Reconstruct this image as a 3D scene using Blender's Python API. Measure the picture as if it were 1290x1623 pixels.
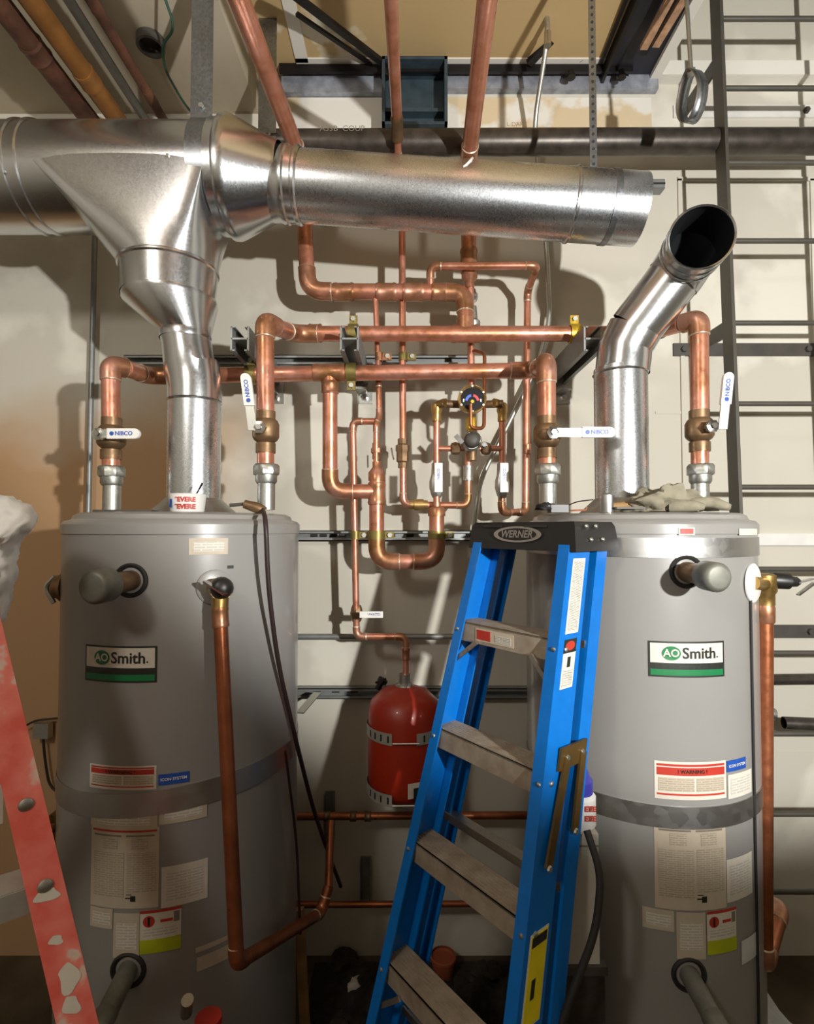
import bpy, math, random
from mathutils import Vector as V, Matrix
random.seed(7)
for o in list(bpy.data.objects): bpy.data.objects.remove(o)
SC = bpy.context.scene
COL = SC.collection
# ------------------------------------------------------------------ camera
F = 850.0; H = 1.70; HOR = 838.0
PIT = math.atan((HOR-811.5)/F)
cam = bpy.data.cameras.new('camera'); cam.sensor_fit = 'HORIZONTAL'; cam.sensor_width = 36.0
cam.lens = F/1290*36.0; cam.clip_start = 0.02
camo = bpy.data.objects.new('camera', cam); COL.objects.link(camo)
camo.location = (0, 0, H); camo.rotation_euler = (math.pi/2+PIT, 0, 0)
SC.camera = camo
# ------------------------------------------------------------------ world, lamps, exposure
w = bpy.data.worlds.new('world'); SC.world = w; w.use_nodes = True
w.node_tree.nodes['Background'].inputs[0].default_value = (1.0, 0.92, 0.82, 1)
w.node_tree.nodes['Background'].inputs[1].default_value = 0.085
def lamp(name, kind, loc, energy, color, size, target=None, cone=None, blend=0.5):
    l = bpy.data.lights.new(name, kind); l.energy = energy; l.color = color
    l.shadow_soft_size = size
    if kind == 'SPOT': l.spot_size = cone; l.spot_blend = blend
    o = bpy.data.objects.new(name, l); COL.objects.link(o); o.location = loc
    if target is not None:
        o.rotation_euler = (V(target)-V(loc)).to_track_quat('-Z', 'Y').to_euler()
    return o
lamp('work_light', 'SPOT', (1.30, -0.85, 1.98), 440, (1.0, 0.99, 0.965), 0.035,
     (1.30-.02, -.85+.92, 1.98+.39), math.radians(104), 0.20)
lamp('ceiling_globe', 'POINT', (-1.25, -0.75, 3.05), 70, (1.0, 0.945, 0.87), 0.16)
vs = SC.view_settings
vs.view_transform = 'Standard'; vs.look = 'None'; vs.exposure = 0.0; vs.gamma = 1.0; vs.use_curve_mapping = False
# ------------------------------------------------------------------ mapping
CP, SP = math.cos(PIT), math.sin(PIT)
def ray(px, py):
    a = (px-645.0)/F; u = (811.5-py)/F
    return V((a, CP-u*SP, SP+u*CP))
def P(px, py, s):
    """point seen at (px,py) that stands where 1 m measures s pixels"""
    r = ray(px, py); d = F/s
    return V((0, 0, H)) + r*(d/r.y)
WY = F/388.0          # the back wall
# ------------------------------------------------------------------ mesh builder
def frame(d):
    d = d.normalized()
    a = V((0, 0, 1)) if abs(d.z) < .9 else V((0, 1, 0))
    u = d.cross(a).normalized(); v = u.cross(d).normalized()
    return u, v
class MB:
    def __init__(s): s.v = []; s.f = []; s.uv = {}
    def add(s, vs_, fs):
        n = len(s.v); s.v += [tuple(x) for x in vs_]; s.f += [tuple(i+n for i in f) for f in fs]; return s
    def obox(s, c, ax, ay, az, sx, sy, sz):
        c = V(c); ax, ay, az = V(ax)*sx/2, V(ay)*sy/2, V(az)*sz/2
        vv = [c+ax*i+ay*j+az*k for i in (-1, 1) for j in (-1, 1) for k in (-1, 1)]
        return s.add(vv, [(0,1,3,2),(4,6,7,5),(0,4,5,1),(2,3,7,6),(0,2,6,4),(1,5,7,3)])
    def box(s, c, size): return s.obox(c, (1,0,0), (0,1,0), (0,0,1), *size)
    def span(s, a, b):
        a, b = V(a), V(b); c = (a+b)/2; d = b-a
        return s.box(c, (abs(d.x), abs(d.y), abs(d.z)))
    def bar(s, a, b, wdt, thk, up=(0,0,1)):
        a, b = V(a), V(b); d = (b-a); L = d.length; d.normalize()
        u = d.cross(V(up)); 
        if u.length < 1e-4: u = d.cross(V((0,1,0)))
        u.normalize(); n = u.cross(d).normalized()
        return s.obox((a+b)/2, d, u, n, L, wdt, thk)
    def tube(s, pts, r, n=18, cap=True, inner=None):
        pts = [V(p) for p in pts]; m = len(pts)
        rs = r if isinstance(r, (list, tuple)) else [r]*m
        base = len(s.v); T = []
        for i in range(m):
            a = pts[max(0, i-1)]; b = pts[min(m-1, i+1)]; T.append((b-a).normalized())
        u, v = frame(T[0])
        for i in range(m):
            if i:
                q = T[i-1].rotation_difference(T[i]); u = q @ u; v = q @ v
            for k in range(n):
                t = 2*math.pi*k/n; s.v.append(tuple(pts[i]+(u*math.cos(t)+v*math.sin(t))*rs[i]))
        for i in range(m-1):
            for k in range(n):
                a = base+i*n+k; b = base+i*n+(k+1) % n
                s.f.append((a, b, b+n, a+n))
        if cap:
            s.f.append(tuple(base+k for k in range(n-1, -1, -1)))
            s.f.append(tuple(base+(m-1)*n+k for k in range(n)))
        return s
    def lathe(s, o, d, prof, n=32, cap=True):
        """prof: (distance along d, radius)"""
        o = V(o); d = V(d).normalized(); u, v = frame(d); base = len(s.v); m = len(prof)
        for t, r in prof:
            for k in range(n):
                a = 2*math.pi*k/n; s.v.append(tuple(o+d*t+(u*math.cos(a)+v*math.sin(a))*r))
        for i in range(m-1):
            for k in range(n):
                a = base+i*n+k; b = base+i*n+(k+1) % n
                s.f.append((a, b, b+n, a+n))
        if cap:
            s.f.append(tuple(base+k for k in range(n-1, -1, -1)))
            s.f.append(tuple(base+(m-1)*n+k for k in range(n)))
        return s
    def sweep(s, a, b, prof, ax, ay):
        """closed 2-D profile (x,y) swept from a to b"""
        a, b, ax, ay = V(a), V(b), V(ax), V(ay); n = len(prof)
        vv = [a+ax*x+ay*y for x, y in prof]+[b+ax*x+ay*y for x, y in prof]
        fs = [(k, (k+1) % n, n+(k+1) % n, n+k) for k in range(n)]
        fs += [tuple(range(n-1, -1, -1)), tuple(range(n, 2*n))]
        return s.add(vv, fs)
    def loft(s, rings, cap=True):
        base = len(s.v); n = len(rings[0])
        for r in rings: s.v += [tuple(p) for p in r]
        for i in range(len(rings)-1):
            for k in range(n):
                a = base+i*n+k; b = base+i*n+(k+1) % n
                s.f.append((a, b, b+n, a+n))
        if cap:
            s.f.append(tuple(base+k for k in range(n-1, -1, -1)))
            s.f.append(tuple(base+(len(rings)-1)*n+k for k in range(n)))
        return s
    def build(s, name, mat, parent=None, smooth=38, label=None):
        import bmesh
        me = bpy.data.meshes.new(name); me.from_pydata(s.v, [], s.f)
        bm = bmesh.new(); bm.from_mesh(me); bmesh.ops.recalc_face_normals(bm, faces=bm.faces); bm.to_mesh(me); bm.free()
        me.update()
        if smooth:
            me.polygons.foreach_set('use_smooth', [True]*len(me.polygons))
            me.set_sharp_from_angle(angle=math.radians(smooth))
        me.materials.append(MT[mat])
        o = bpy.data.objects.new(name, me); COL.objects.link(o)
        if parent is not None: o.parent = parent
        if label: o['label'] = label
        return o
ROOTS = []
def thing(name, label, cat, group=None):
    o = bpy.data.objects.new(name, None); COL.objects.link(o); o.empty_display_size = .05
    o['label'] = label; o['category'] = cat
    if group: o['group'] = group
    ROOTS.append(o); return o
def tag(o, label, cat, group=None):
    o['label'] = label; o['category'] = cat
    if group: o['group'] = group
    return o
def struct(o): o['kind'] = 'structure'; return o
def fillet(pts, R, n=7):
    pts = [V(p) for p in pts]; out = [pts[0]]
    for i in range(1, len(pts)-1):
        a, b, c = pts[i-1], pts[i], pts[i+1]
        d1 = (a-b); d2 = (c-b); l = min(R, d1.length*.45, d2.length*.45)
        p0 = b+d1.normalized()*l; p1 = b+d2.normalized()*l
        for k in range(n+1):
            t = k/n; out.append(p0*(1-t)**2+b*2*t*(1-t)+p1*t*t)
    out.append(pts[-1]); return out
def run(parent, pts, r, mat='copper', emat='copper_fit', R=None, elbows=True, n=18):
    """pipe run: each straight length a pipe, each corner an elbow fitting with sockets"""
    pts = [V(p) for p in pts]; R = R or r*2.0
    cur = pts[0]
    for i in range(1, len(pts)):
        last = i == len(pts)-1
        a = cur; b = pts[i]
        d = (b-pts[i-1]).normalized()
        if last:
            MB().tube([a, b], r, n).build('pipe', mat, parent)
        else:
            c = pts[i+1]; l = min(R, (b-pts[i-1]).length*.48, (c-b).length*.48)
            e = b-d*l; d2 = (c-b).normalized(); e2 = b+d2*l
            MB().tube([a, e], r, n).build('pipe', mat, parent)
            arc = []
            for k in range(9):
                t = k/8; arc.append(e*(1-t)**2+b*2*t*(1-t)+e2*t*t)
            sk = r*.9
            full = [e-d*sk, e-d*sk*.25]+arc+[e2+d2*sk*.25, e2+d2*sk]
            MB().tube(full, r*1.13, n).build('elbow', emat, parent)
            cur = e2
            for q_, dd in ((e-d*sk, -d), (e2+d2*sk, d2)): MB().lathe(q_, dd, [(-.001, r*1.135), (.001, r*1.12), (.003, r*1.02)], n, False).build('solder_ring', 'solder', parent)
def sleeve(parent, a, b, r, name='coupling', mat='copper_fit', n=18, lip=True):
    a, b = V(a), V(b); L = (b-a).length
    pr = [(0, r), (L*.12, r*1.06), (L*.2, r), (L*.8, r), (L*.88, r*1.06), (L, r)] if lip else [(0, r), (L, r)]
    return MB().lathe(a, b-a, pr, n).build(name, mat, parent)
# ------------------------------------------------------------------ materials
MT = {}
def new(name):
    m = bpy.data.materials.new(name); m.use_nodes = True; MT[name] = m
    nt = m.node_tree; return m, nt, nt.nodes['Principled BSDF']
def lin(c):
    return tuple(((x/255)/12.92 if x <= 10 else ((x/255+.055)/1.055)**2.4) for x in c)+(1,)
def noise(nt, scale, detail=3, rough=.55, coord='Object', vec_scale=None):
    tc = nt.nodes.new('ShaderNodeTexCoord'); n = nt.nodes.new('ShaderNodeTexNoise')
    n.inputs['Scale'].default_value = scale; n.inputs['Detail'].default_value = detail; n.inputs['Roughness'].default_value = rough
    src = tc.outputs[coord]
    if vec_scale:
        mp = nt.nodes.new('ShaderNodeMapping'); mp.inputs['Scale'].default_value = vec_scale
        nt.links.new(src, mp.inputs[0]); src = mp.outputs[0]
    nt.links.new(src, n.inputs['Vector']); return n
def ramp(nt, src, stops):
    r = nt.nodes.new('ShaderNodeValToRGB'); e = r.color_ramp.elements
    while len(e) < len(stops): e.new(.5)
    for k, (p, c) in enumerate(stops): e[k].position = p; e[k].color = c
    nt.links.new(src, r.inputs[0]); return r
def bump(nt, b, src, strength, dist=.002):
    bp = nt.nodes.new('ShaderNodeBump'); bp.inputs['Strength'].default_value = strength; bp.inputs['Distance'].default_value = dist
    nt.links.new(src, bp.inputs['Height']); nt.links.new(bp.outputs[0], b.inputs['Normal'])
def plain(name, c, rough=.5, metal=0.0, var=.12, scale=14, spec=.5, coat=0, bmp=0):
    m, nt, b = new(name); c = lin(c)
    n = noise(nt, scale, 4)
    lo = tuple(x*(1-var) for x in c[:3])+(1,); hi = tuple(min(1, x*(1+var)) for x in c[:3])+(1,)
    r = ramp(nt, n.outputs[0], [(.3, lo), (.7, hi)]); nt.links.new(r.outputs[0], b.inputs['Base Color'])
    b.inputs['Roughness'].default_value = rough; b.inputs['Metallic'].default_value = metal
    b.inputs['Specular IOR Level'].default_value = spec; b.inputs['Coat Weight'].default_value = coat
    if bmp: bump(nt, b, n.outputs[0], bmp)
    return m
def copper(name, stops, rough, metal=.85):
    m, nt, b = new(name); n = noise(nt, 9, 5, .6)
    r = ramp(nt, n.outputs[0], [(p, lin(c)) for p, c in stops]); nt.links.new(r.outputs[0], b.inputs['Base Color'])
    n2 = noise(nt, 40, 3)
    r2 = ramp(nt, n2.outputs[0], [(.3, (rough*.75,)*3+(1,)), (.7, (rough*1.3,)*3+(1,))]); nt.links.new(r2.outputs[0], b.inputs['Roughness'])
    b.inputs['Metallic'].default_value = metal
copper('copper', [(.34, (172, 114, 78)), (.5, (200, 136, 110)), (.64, (212, 152, 132))], .36, .72)
copper('copper_fit', [(.34, (136, 96, 56)), (.5, (176, 124, 94)), (.66, (198, 148, 130))], .38, .72)
copper('copper_old', [(.3, (130, 76, 48)), (.52, (164, 98, 64)), (.72, (182, 114, 80))], .36, .75)
copper('brass', [(.3, (140, 112, 62)), (.5, (182, 150, 92)), (.7, (205, 176, 118))], .35, .85)
copper('bronze', [(.3, (96, 78, 56)), (.5, (128, 102, 74)), (.7, (148, 118, 88))], .45, .7)
copper('rust_pipe', [(.3, (66, 44, 34)), (.5, (96, 62, 46)), (.7, (118, 78, 56))], .6, .35)
copper('gas_pipe', [(.3, (108, 70, 34)), (.5, (136, 90, 42)), (.7, (150, 102, 52))], .45, .3)
def galv(name, c, rough, cells, amt):
    m, nt, b = new(name); tc = nt.nodes.new('ShaderNodeTexCoord'); vo = nt.nodes.new('ShaderNodeTexVoronoi')
    vo.inputs['Scale'].default_value = cells; nt.links.new(tc.outputs['Object'], vo.inputs['Vector'])
    n = noise(nt, 5, 4); c = lin(c)
    mx = nt.nodes.new('ShaderNodeMix'); mx.data_type = 'FLOAT'; mx.inputs[0].default_value = .55
    bw = nt.nodes.new('ShaderNodeRGBToBW'); nt.links.new(vo.outputs['Color'], bw.inputs[0])
    nt.links.new(n.outputs[0], mx.inputs[2]); nt.links.new(bw.outputs[0], mx.inputs[3])
    r = ramp(nt, mx.outputs[0], [(.25, tuple(x*(1-amt) for x in c[:3])+(1,)), (.75, tuple(min(1, x*(1+amt)) for x in c[:3])+(1,))])
    nt.links.new(r.outputs[0], b.inputs['Base Color'])
    r2 = ramp(nt, mx.outputs[0], [(.2, (rough*.88,)*3+(1,)), (.8, (rough*1.12,)*3+(1,))]); nt.links.new(r2.outputs[0], b.inputs['Roughness'])
    b.inputs['Metallic'].default_value = 1.0
galv('duct', (206, 209, 211), .24, 240, .03)
galv('duct_spangle', (204, 208, 212), .29, 300, .06)
galv('strap', (150, 154, 158), .36, 160, .12)
plain('strut', (136, 138, 136), .45, .5, .12, 20)
plain('galv_matte', (172, 170, 160), .5, .35, .08, 30)
galv('steel_band', (196, 196, 194), .40, 40, .03)
galv('aluminium', (190, 184, 172), .42, 200, .08)
galv('zinc', (184, 185, 178), .44, 200, .08)
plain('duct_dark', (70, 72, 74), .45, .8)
plain('heater_paint', (140, 138, 134), .30, 0, .03, 5, .5, .25)
plain('heater_lid', (140, 138, 134), .32, 0, .03, 5, .5, .2)
plain('black_pipe', (74, 68, 62), .38, .55, .35, 24)
plain('black_steel', (24, 21, 20), .5, .4, .3)
plain('ladder_steel', (84, 80, 72), .45, .3, .12, 10)
plain('dark_plate', (70, 66, 60), .55, .1, .2)
plain('blue_frp', (0, 104, 186), .34, 0, .07, 30, .5, .15)
plain('red_frp', (205, 88, 76), .55, 0, .2, 9)
plain('black_plastic', (28, 26, 25), .42, 0, .15)
plain('rubber', (34, 32, 30), .7)
plain('white_plastic', (222, 220, 214), .42, 0, .05)
plain('white_paint', (216, 214, 208), .5, 0, .06)
plain('paper', (206, 200, 186), .6, 0, .05, 30)
plain('paper_tan', (186, 174, 154), .6, 0, .05, 30)
plain('print_grey', (120, 112, 100), .6)
plain('red_print', (178, 52, 38), .5)
plain('green_print', (18, 112, 62), .45)
plain('dark_print', (34, 38, 32), .45)
plain('blue_print', (32, 76, 160), .45)
plain('lime_print', (168, 178, 22), .5)
plain('yellow_print', (222, 204, 24), .5)
plain('red_tank', (158, 40, 14), .42, 0, .10, 8, .5, .1)
plain('cloth', (134, 128, 110), .9, 0, .2, 30, .2, 0, .6)
plain('bag', (246, 247, 246), .45, 0, .05, 20, .4)
plain('cord', (44, 30, 30), .5)
plain('green_wire', (28, 66, 50), .5)
plain('yellow_clamp', (202, 166, 52), .38, .55)
plain('old_brass', (132, 118, 66), .42, .6, .2, 30)
plain('wood', (150, 116, 72), .7, 0, .3, 12)
plain('rusty_plank', (176, 138, 108), .7, .1, .35, 30)
plain('dark_beam', (24, 22, 32), .6, .1, .3, 8)
plain('dull_zinc', (122, 122, 112), .55, .5, .18, 30)
plain('solder', (206, 184, 160), .4, .6)
plain('blue_steel', (62, 76, 84), .45, .4, .25, 18)
plain('track_steel', (158, 162, 172), .42, .5, .28, 22)
plain('violet_plastic', (58, 56, 150), .4)
plain('grey_box', (178, 172, 160), .6, 0, .06)
plain('chrome', (200, 200, 198), .18, 1.0)
plain('brown_steel', (112, 88, 48), .42, .7, .2)
plain('debris', (48, 40, 32), .9, 0, .5, 30)
plain('dirt', (34, 28, 22), .95, 0, .6, 40)
plain('clay', (150, 74, 44), .8)
plain('gauge_face', (22, 20, 24), .25)
plain('gauge_blue', (80, 110, 210), .4)
plain('gauge_red', (210, 70, 80), .4)
plain('foil', (214, 216, 216), .35, .2, .1, 30, .5, 0, .8)
# paint spots on the red ladder
m, nt, b = new('red_frp_spots'); n = noise(nt, 17, 3, .5)
r = ramp(nt, n.outputs[0], [(.36, lin((216, 92, 78))), (.60, lin((230, 128, 114))), (.655, lin((214, 186, 172))), (.70, lin((200, 184, 166)))])
nt.links.new(r.outputs[0], b.inputs['Base Color']); b.inputs['Roughness'].default_value = .55
# dusty tread
m, nt, b = new('tread'); n = noise(nt, 22, 5, .6)
r = ramp(nt, n.outputs[0], [(.3, lin((158, 142, 122))), (.7, lin((186, 174, 156)))])
nt.links.new(r.outputs[0], b.inputs['Base Color']); b.inputs['Roughness'].default_value = .55; b.inputs['Metallic'].default_value = .45
# fine print: rows of grey words
def fine_print(name, paper, ink, row=.0055, word=.022):
    m, nt, b = new(name); uv = nt.nodes.new('ShaderNodeUVMap'); br = nt.nodes.new('ShaderNodeTexBrick')
    br.inputs['Scale'].default_value = 1.0; br.inputs['Row Height'].default_value = row; br.inputs['Brick Width'].default_value = word
    br.inputs['Mortar Size'].default_value = row*.26; br.inputs['Mortar Smooth'].default_value = .3; br.offset = .37
    br.inputs['Color1'].default_value = lin(ink); br.inputs['Color2'].default_value = lin(tuple(int(a*.6+c*.4) for a, c in zip(ink, paper)))
    br.inputs['Mortar'].default_value = lin(paper)
    nt.links.new(uv.outputs[0], br.inputs['Vector']); nt.links.new(br.outputs[0], b.inputs['Base Color']); b.inputs['Roughness'].default_value = .55
fine_print('print_tan', (186, 174, 154), (158, 146, 126))
fine_print('print_white', (208, 203, 190), (180, 175, 164), .007, .03)
fine_print('print_grey_panel', (206, 202, 192), (140, 134, 122), .004, .03)
# drywall
def drywall(name, paper, mud, tan=None, lo=.56, hi=.60, scale=1.3):
    m, nt, b = new(name); n = noise(nt, scale, 5, .5)
    r = ramp(nt, n.outputs[0], [(lo, lin(paper)), (hi, lin(mud))])
    src = r.outputs[0]
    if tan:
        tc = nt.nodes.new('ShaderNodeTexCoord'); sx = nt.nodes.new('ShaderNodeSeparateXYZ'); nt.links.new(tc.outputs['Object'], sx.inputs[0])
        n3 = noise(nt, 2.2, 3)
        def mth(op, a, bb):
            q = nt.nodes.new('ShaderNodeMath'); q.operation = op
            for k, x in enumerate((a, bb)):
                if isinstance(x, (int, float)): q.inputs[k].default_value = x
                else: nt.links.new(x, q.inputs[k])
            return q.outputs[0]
        # warm light painted as tan on the lower left wall, with an uneven edge
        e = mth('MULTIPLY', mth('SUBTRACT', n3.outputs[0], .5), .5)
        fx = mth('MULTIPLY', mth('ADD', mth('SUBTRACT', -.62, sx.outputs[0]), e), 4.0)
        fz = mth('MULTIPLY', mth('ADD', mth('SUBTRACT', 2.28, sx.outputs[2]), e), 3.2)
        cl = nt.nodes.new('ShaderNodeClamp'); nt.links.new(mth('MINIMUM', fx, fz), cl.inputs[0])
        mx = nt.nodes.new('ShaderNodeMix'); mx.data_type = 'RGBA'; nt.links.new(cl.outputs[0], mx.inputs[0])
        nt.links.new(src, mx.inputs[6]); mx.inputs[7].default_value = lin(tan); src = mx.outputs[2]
    nt.links.new(src, b.inputs['Base Color']); b.inputs['Roughness'].default_value = .75; b.inputs['Specular IOR Level'].default_value = .25
    n2 = noise(nt, 55, 4); bump(nt, b, n2.outputs[0], .12, .002)
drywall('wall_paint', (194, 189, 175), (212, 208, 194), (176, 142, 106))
drywall('ceiling_board', (182, 156, 112), (206, 198, 176), None, .66, .68, 1.6)
drywall('soffit_board', (166, 154, 132), (186, 176, 156), None, .45, .6, 1.2)
drywall('mud', (214, 210, 200), (222, 218, 208), None)
drywall('floor_concrete', (66, 56, 43), (94, 82, 64), None, .4, .65, 3)
drywall('torn_board', (200, 182, 150), (214, 210, 200), None, .47, .50, 2.3)
# ------------------------------------------------------------------ text
def text_mesh(body, size, bold=0.0, shear=0.0):
    cu = bpy.data.curves.new('text', 'FONT'); cu.body = body; cu.size = size; cu.align_x = 'CENTER'; cu.align_y = 'CENTER'
    cu.offset = bold; cu.shear = shear; cu.resolution_u = 3
    ob = bpy.data.objects.new('text', cu); COL.objects.link(ob)
    dg = bpy.context.evaluated_depsgraph_get()
    me = ob.evaluated_get(dg).to_mesh()
    vs_ = [tuple(v.co) for v in me.vertices]; fs = [tuple(p.vertices) for p in me.polygons]
    ob.evaluated_get(dg).to_mesh_clear(); bpy.data.objects.remove(ob); bpy.data.curves.remove(cu)
    return vs_, fs
def flat_text(body, size, c, ax, ay, mat, parent, name='lettering', bold=0.0, shear=0.0, label=None):
    vs_, fs = text_mesh(body, size, bold, shear); ax, ay = V(ax), V(ay)
    mb = MB(); mb.add([V(c)+ax*x+ay*y for x, y, z in vs_], fs)
    return mb.build(name, mat, parent, None, label)
def uv_plane(o, uvs):
    l = o.data.uv_layers.new(name='UVMap')
    for p in o.data.polygons:
        for li in p.loop_indices: l.data[li].uv = uvs[o.data.loops[li].vertex_index]
def panel(c, ax, ay, w_, h_, mat, parent, name='sticker', thk=.0008, label=None):
    ax, ay = V(ax).normalized(), V(ay).normalized(); az = ax.cross(ay)
    mb = MB().obox(c, ax, ay, az, w_, h_, thk); o = mb.build(name, mat, parent, None, label)
    uv_plane(o, [((V(v)-V(c)).dot(ax), (V(v)-V(c)).dot(ay)) for v in mb.v]); return o

# ================================================================== SETTING
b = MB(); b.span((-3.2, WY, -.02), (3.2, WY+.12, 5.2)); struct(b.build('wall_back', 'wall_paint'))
b = MB(); b.span((-3.2, -2.6, -.05), (3.2, WY+.1, 0)); struct(b.build('floor', 'floor_concrete'))
for nm, a_, b_ in (('wall_front', (-3.2, -2.7, 0), (3.2, -2.6, 5.2)), ('wall_left', (-3.3, -2.6, 0), (-3.2, WY, 5.2)), ('wall_right', (3.2, -2.6, 0), (3.3, WY, 5.2))):
    struct(MB().span(a_, b_).build(nm, 'mud'))
ZC = H+1.895; ZS = H+1.735; XS = -.62; XE = .86
b = MB(); b.span((XS, -2.6, ZC), (XE, WY, ZC+.12)); struct(b.build('ceiling', 'ceiling_board'))
b = MB(); b.span((-3.2, -2.6, ZS), (XS, WY, ZC+.12)); struct(b.build('ceiling_soffit', 'soffit_board'))
# lighter upper band of the wall, under the steel track
b = MB(); b.span((-.5, WY-.006, H+1.60), (1.02, WY, H+1.80)); struct(b.build('trim_1', 'torn_board'))
# outline of a closed-up opening behind the wall ladder
pn = MB()
x0, x1 = P(1076, 285, 388).x, P(1285, 285, 388).x
for xx in (x0, x1): pn.span((xx-.008, WY-.008, H-.1), (xx+.008, WY, P(1076, 285, 388).z))
pn.span((x0-.008, WY-.008, P(1076, 285, 388).z-.008), (x1+.008, WY, P(1076, 285, 388).z+.008))
struct(pn.build('trim_2', 'wall_paint'))
b = MB(); b.span((1.02, WY-.05, P(1200, 134, 388).z), (3.2, WY, P(1200, 112, 388).z)); struct(b.build('trim_3', 'mud'))
for k, yy in enumerate((640, 772, 905, 1180)):   # panel joints of the wall on the right
    b = MB(); z = P(1200, yy+14, 388).z; b.span((1.02, WY-.003, z-.006), (3.2, WY, z+.006)); struct(b.build('trim_%d' % (4+k), 'wall_paint'))
b = MB(); z = P(1240, 855, 388).z; b.span((1.30, WY-.02, z-.024), (3.0, WY, z+.024)); struct(b.build('trim_8', 'white_paint'))
# drywall joints with compound on the ceiling
b = MB()
for a0, a1, q0, q1 in ((-.45, .30, 1.74, 1.79), (-.45, .85, 2.10, 2.14), (-.45, -.40, 1.74, 2.12)):
    b.span((a0, q0, ZC-.004), (a1, q1, ZC))
struct(b.build('trim_9', 'mud'))

# ------------------------------------------------------------------ steel overhead
t = thing('steel_angle', 'dark steel angle along the top of the wall below the tan ceiling', 'steel angle')
b = MB(); z = P(750, 104, 400).z
b.span((-.52, F/400, z-.025), (.92, F/400+.012, z+.03)).span((-.52, F/400, z+.018), (.92, WY, z+.03))
b.build('angle', 'black_steel', t)
for px in (610, 760, 905, 985):
    c = P(px, 112, 404); MB().lathe(c, (0, 0, -1), [(0, .012), (.02, .012), (.02, .018), (.03, .018)], 8).build('bolt', 'black_steel', t)
def web(label, a, b_, w_=.022):
    o = MB().bar(a, b_, w_, w_*.8).build('joist_web', 'black_steel'); tag(o, label, 'steel rod', 'black rods under the ceiling')
web('thick black diagonal rod left of the thin upright copper pipe, under the ceiling', P(440, -28, 500), P(612, 104, 402))
web('thinner black diagonal rod running just below the thick one, left of the copper pipe', P(470, 22, 455), P(588, 102, 400), .014)
web('black diagonal brace rising rightward behind the grey conduit at the top', P(838, 100, 402), P(940, -10, 450), .03)
web('thin black rod slanting down to the steel angle beside the perforated strap', P(884, 10, 430), P(922, 96, 402), .014)
web('thin black rod beside the rusty plank at the top right', P(1000, -20, 470), P(952, 100, 402), .012)
t = thing('steel_track', 'grey galvanised steel track with paint smears, left of the steel pocket', 'steel track')
b = MB(); z0, z1 = P(520, 152, 390).z, P(520, 124, 390).z
b.span((-.52, WY-.03, z0), (-.10, WY, z1)); b.build('track', 'track_steel', t)
t = thing('steel_track', 'long grey galvanised steel track above the black pipe, right of the pocket', 'steel track')
b = MB(); b.span((.155, WY-.03, P(900, 146, 390).z), (1.04, WY, P(900, 120, 390).z)); b.build('track', 'track_steel', t)
# open steel pocket
t = thing('steel_pocket', 'open blue-grey steel box in the wall behind the thin copper pipe', 'steel box')
y1 = WY-.11; xa, xb = P(606, 150, 400).x, P(708, 150, 400).x; za, zb = P(650, 210, 400).z, P(650, 104, 400).z
MB().span((xa, y1, za), (xa+.012, WY, zb)).build('side', 'blue_steel', t)
MB().span((xb-.012, y1, za), (xb, WY, zb)).build('side', 'blue_steel', t)
MB().span((xa, y1, zb-.012), (xb, WY, zb)).build('top', 'blue_steel', t)
MB().span((xa, y1, za), (xb, WY, za+.012)).build('bottom', 'blue_steel', t)
MB().span((xa, WY-.012, za), (xb, WY-.002, zb)).build('back', 'blue_steel', t)
MB().span((xa+.012, WY-.05, za+.10), (xb-.012, WY-.012, za+.115)).build('shelf', 'blue_steel', t)
# beam and plank at the ceiling edge
t = thing('ceiling_beam', 'dark steel beam running overhead at the edge of the ceiling', 'beam')
MB().span((.80, -2.0, H+1.878), (1.005, WY-.02, H+1.894)).span((.86, -2.0, H+1.894), (.875, WY-.02, H+2.2)).build('beam', 'dark_beam', t)
MB().span((.80, -2.0, H+1.84), (.812, WY-.02, H+1.878)).build('flange', 'black_steel', t)
MB().span((1.005, -2.0, H+1.86), (1.045, WY, H+2.2)).build('edge_board', 'mud', t)
o = MB().bar(P(1020, 76, 428), P(1092, -60, 510), .016, .028, (1, 0, 0)).build('rusty_plank', 'rusty_plank')
t = thing('rusty_channel', 'rusty double flange strip overhead beside the dark beam', 'steel strip')
o.parent = t; o.name = 'flange'
MB().bar(P(1039, 72, 428), P(1118, -60, 510), .016, .028, (1, 0, 0)).build('flange', 'rusty_plank', t)
# black horizontal pipe
t = thing('black_iron_pipe', 'thick black iron pipe running across the wall above the duct', 'pipe')
a, b_ = P(395, 227, 430), P(1330, 224, 430)
MB().tube([a, b_], .0455, 28).build('pipe', 'black_pipe', t)
flat_text('A53B  COUP', .03, a.lerp(b_, .16)+V((0, -.0462, .02)), (1, 0, 0), (0, 0, 1), 'print_grey', t)
flat_text('L DART', .022, P(815, 213, 430)+V((0, -.05, 0)), (1, 0, 0), (0, 0, 1), 'print_grey', t)
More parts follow.
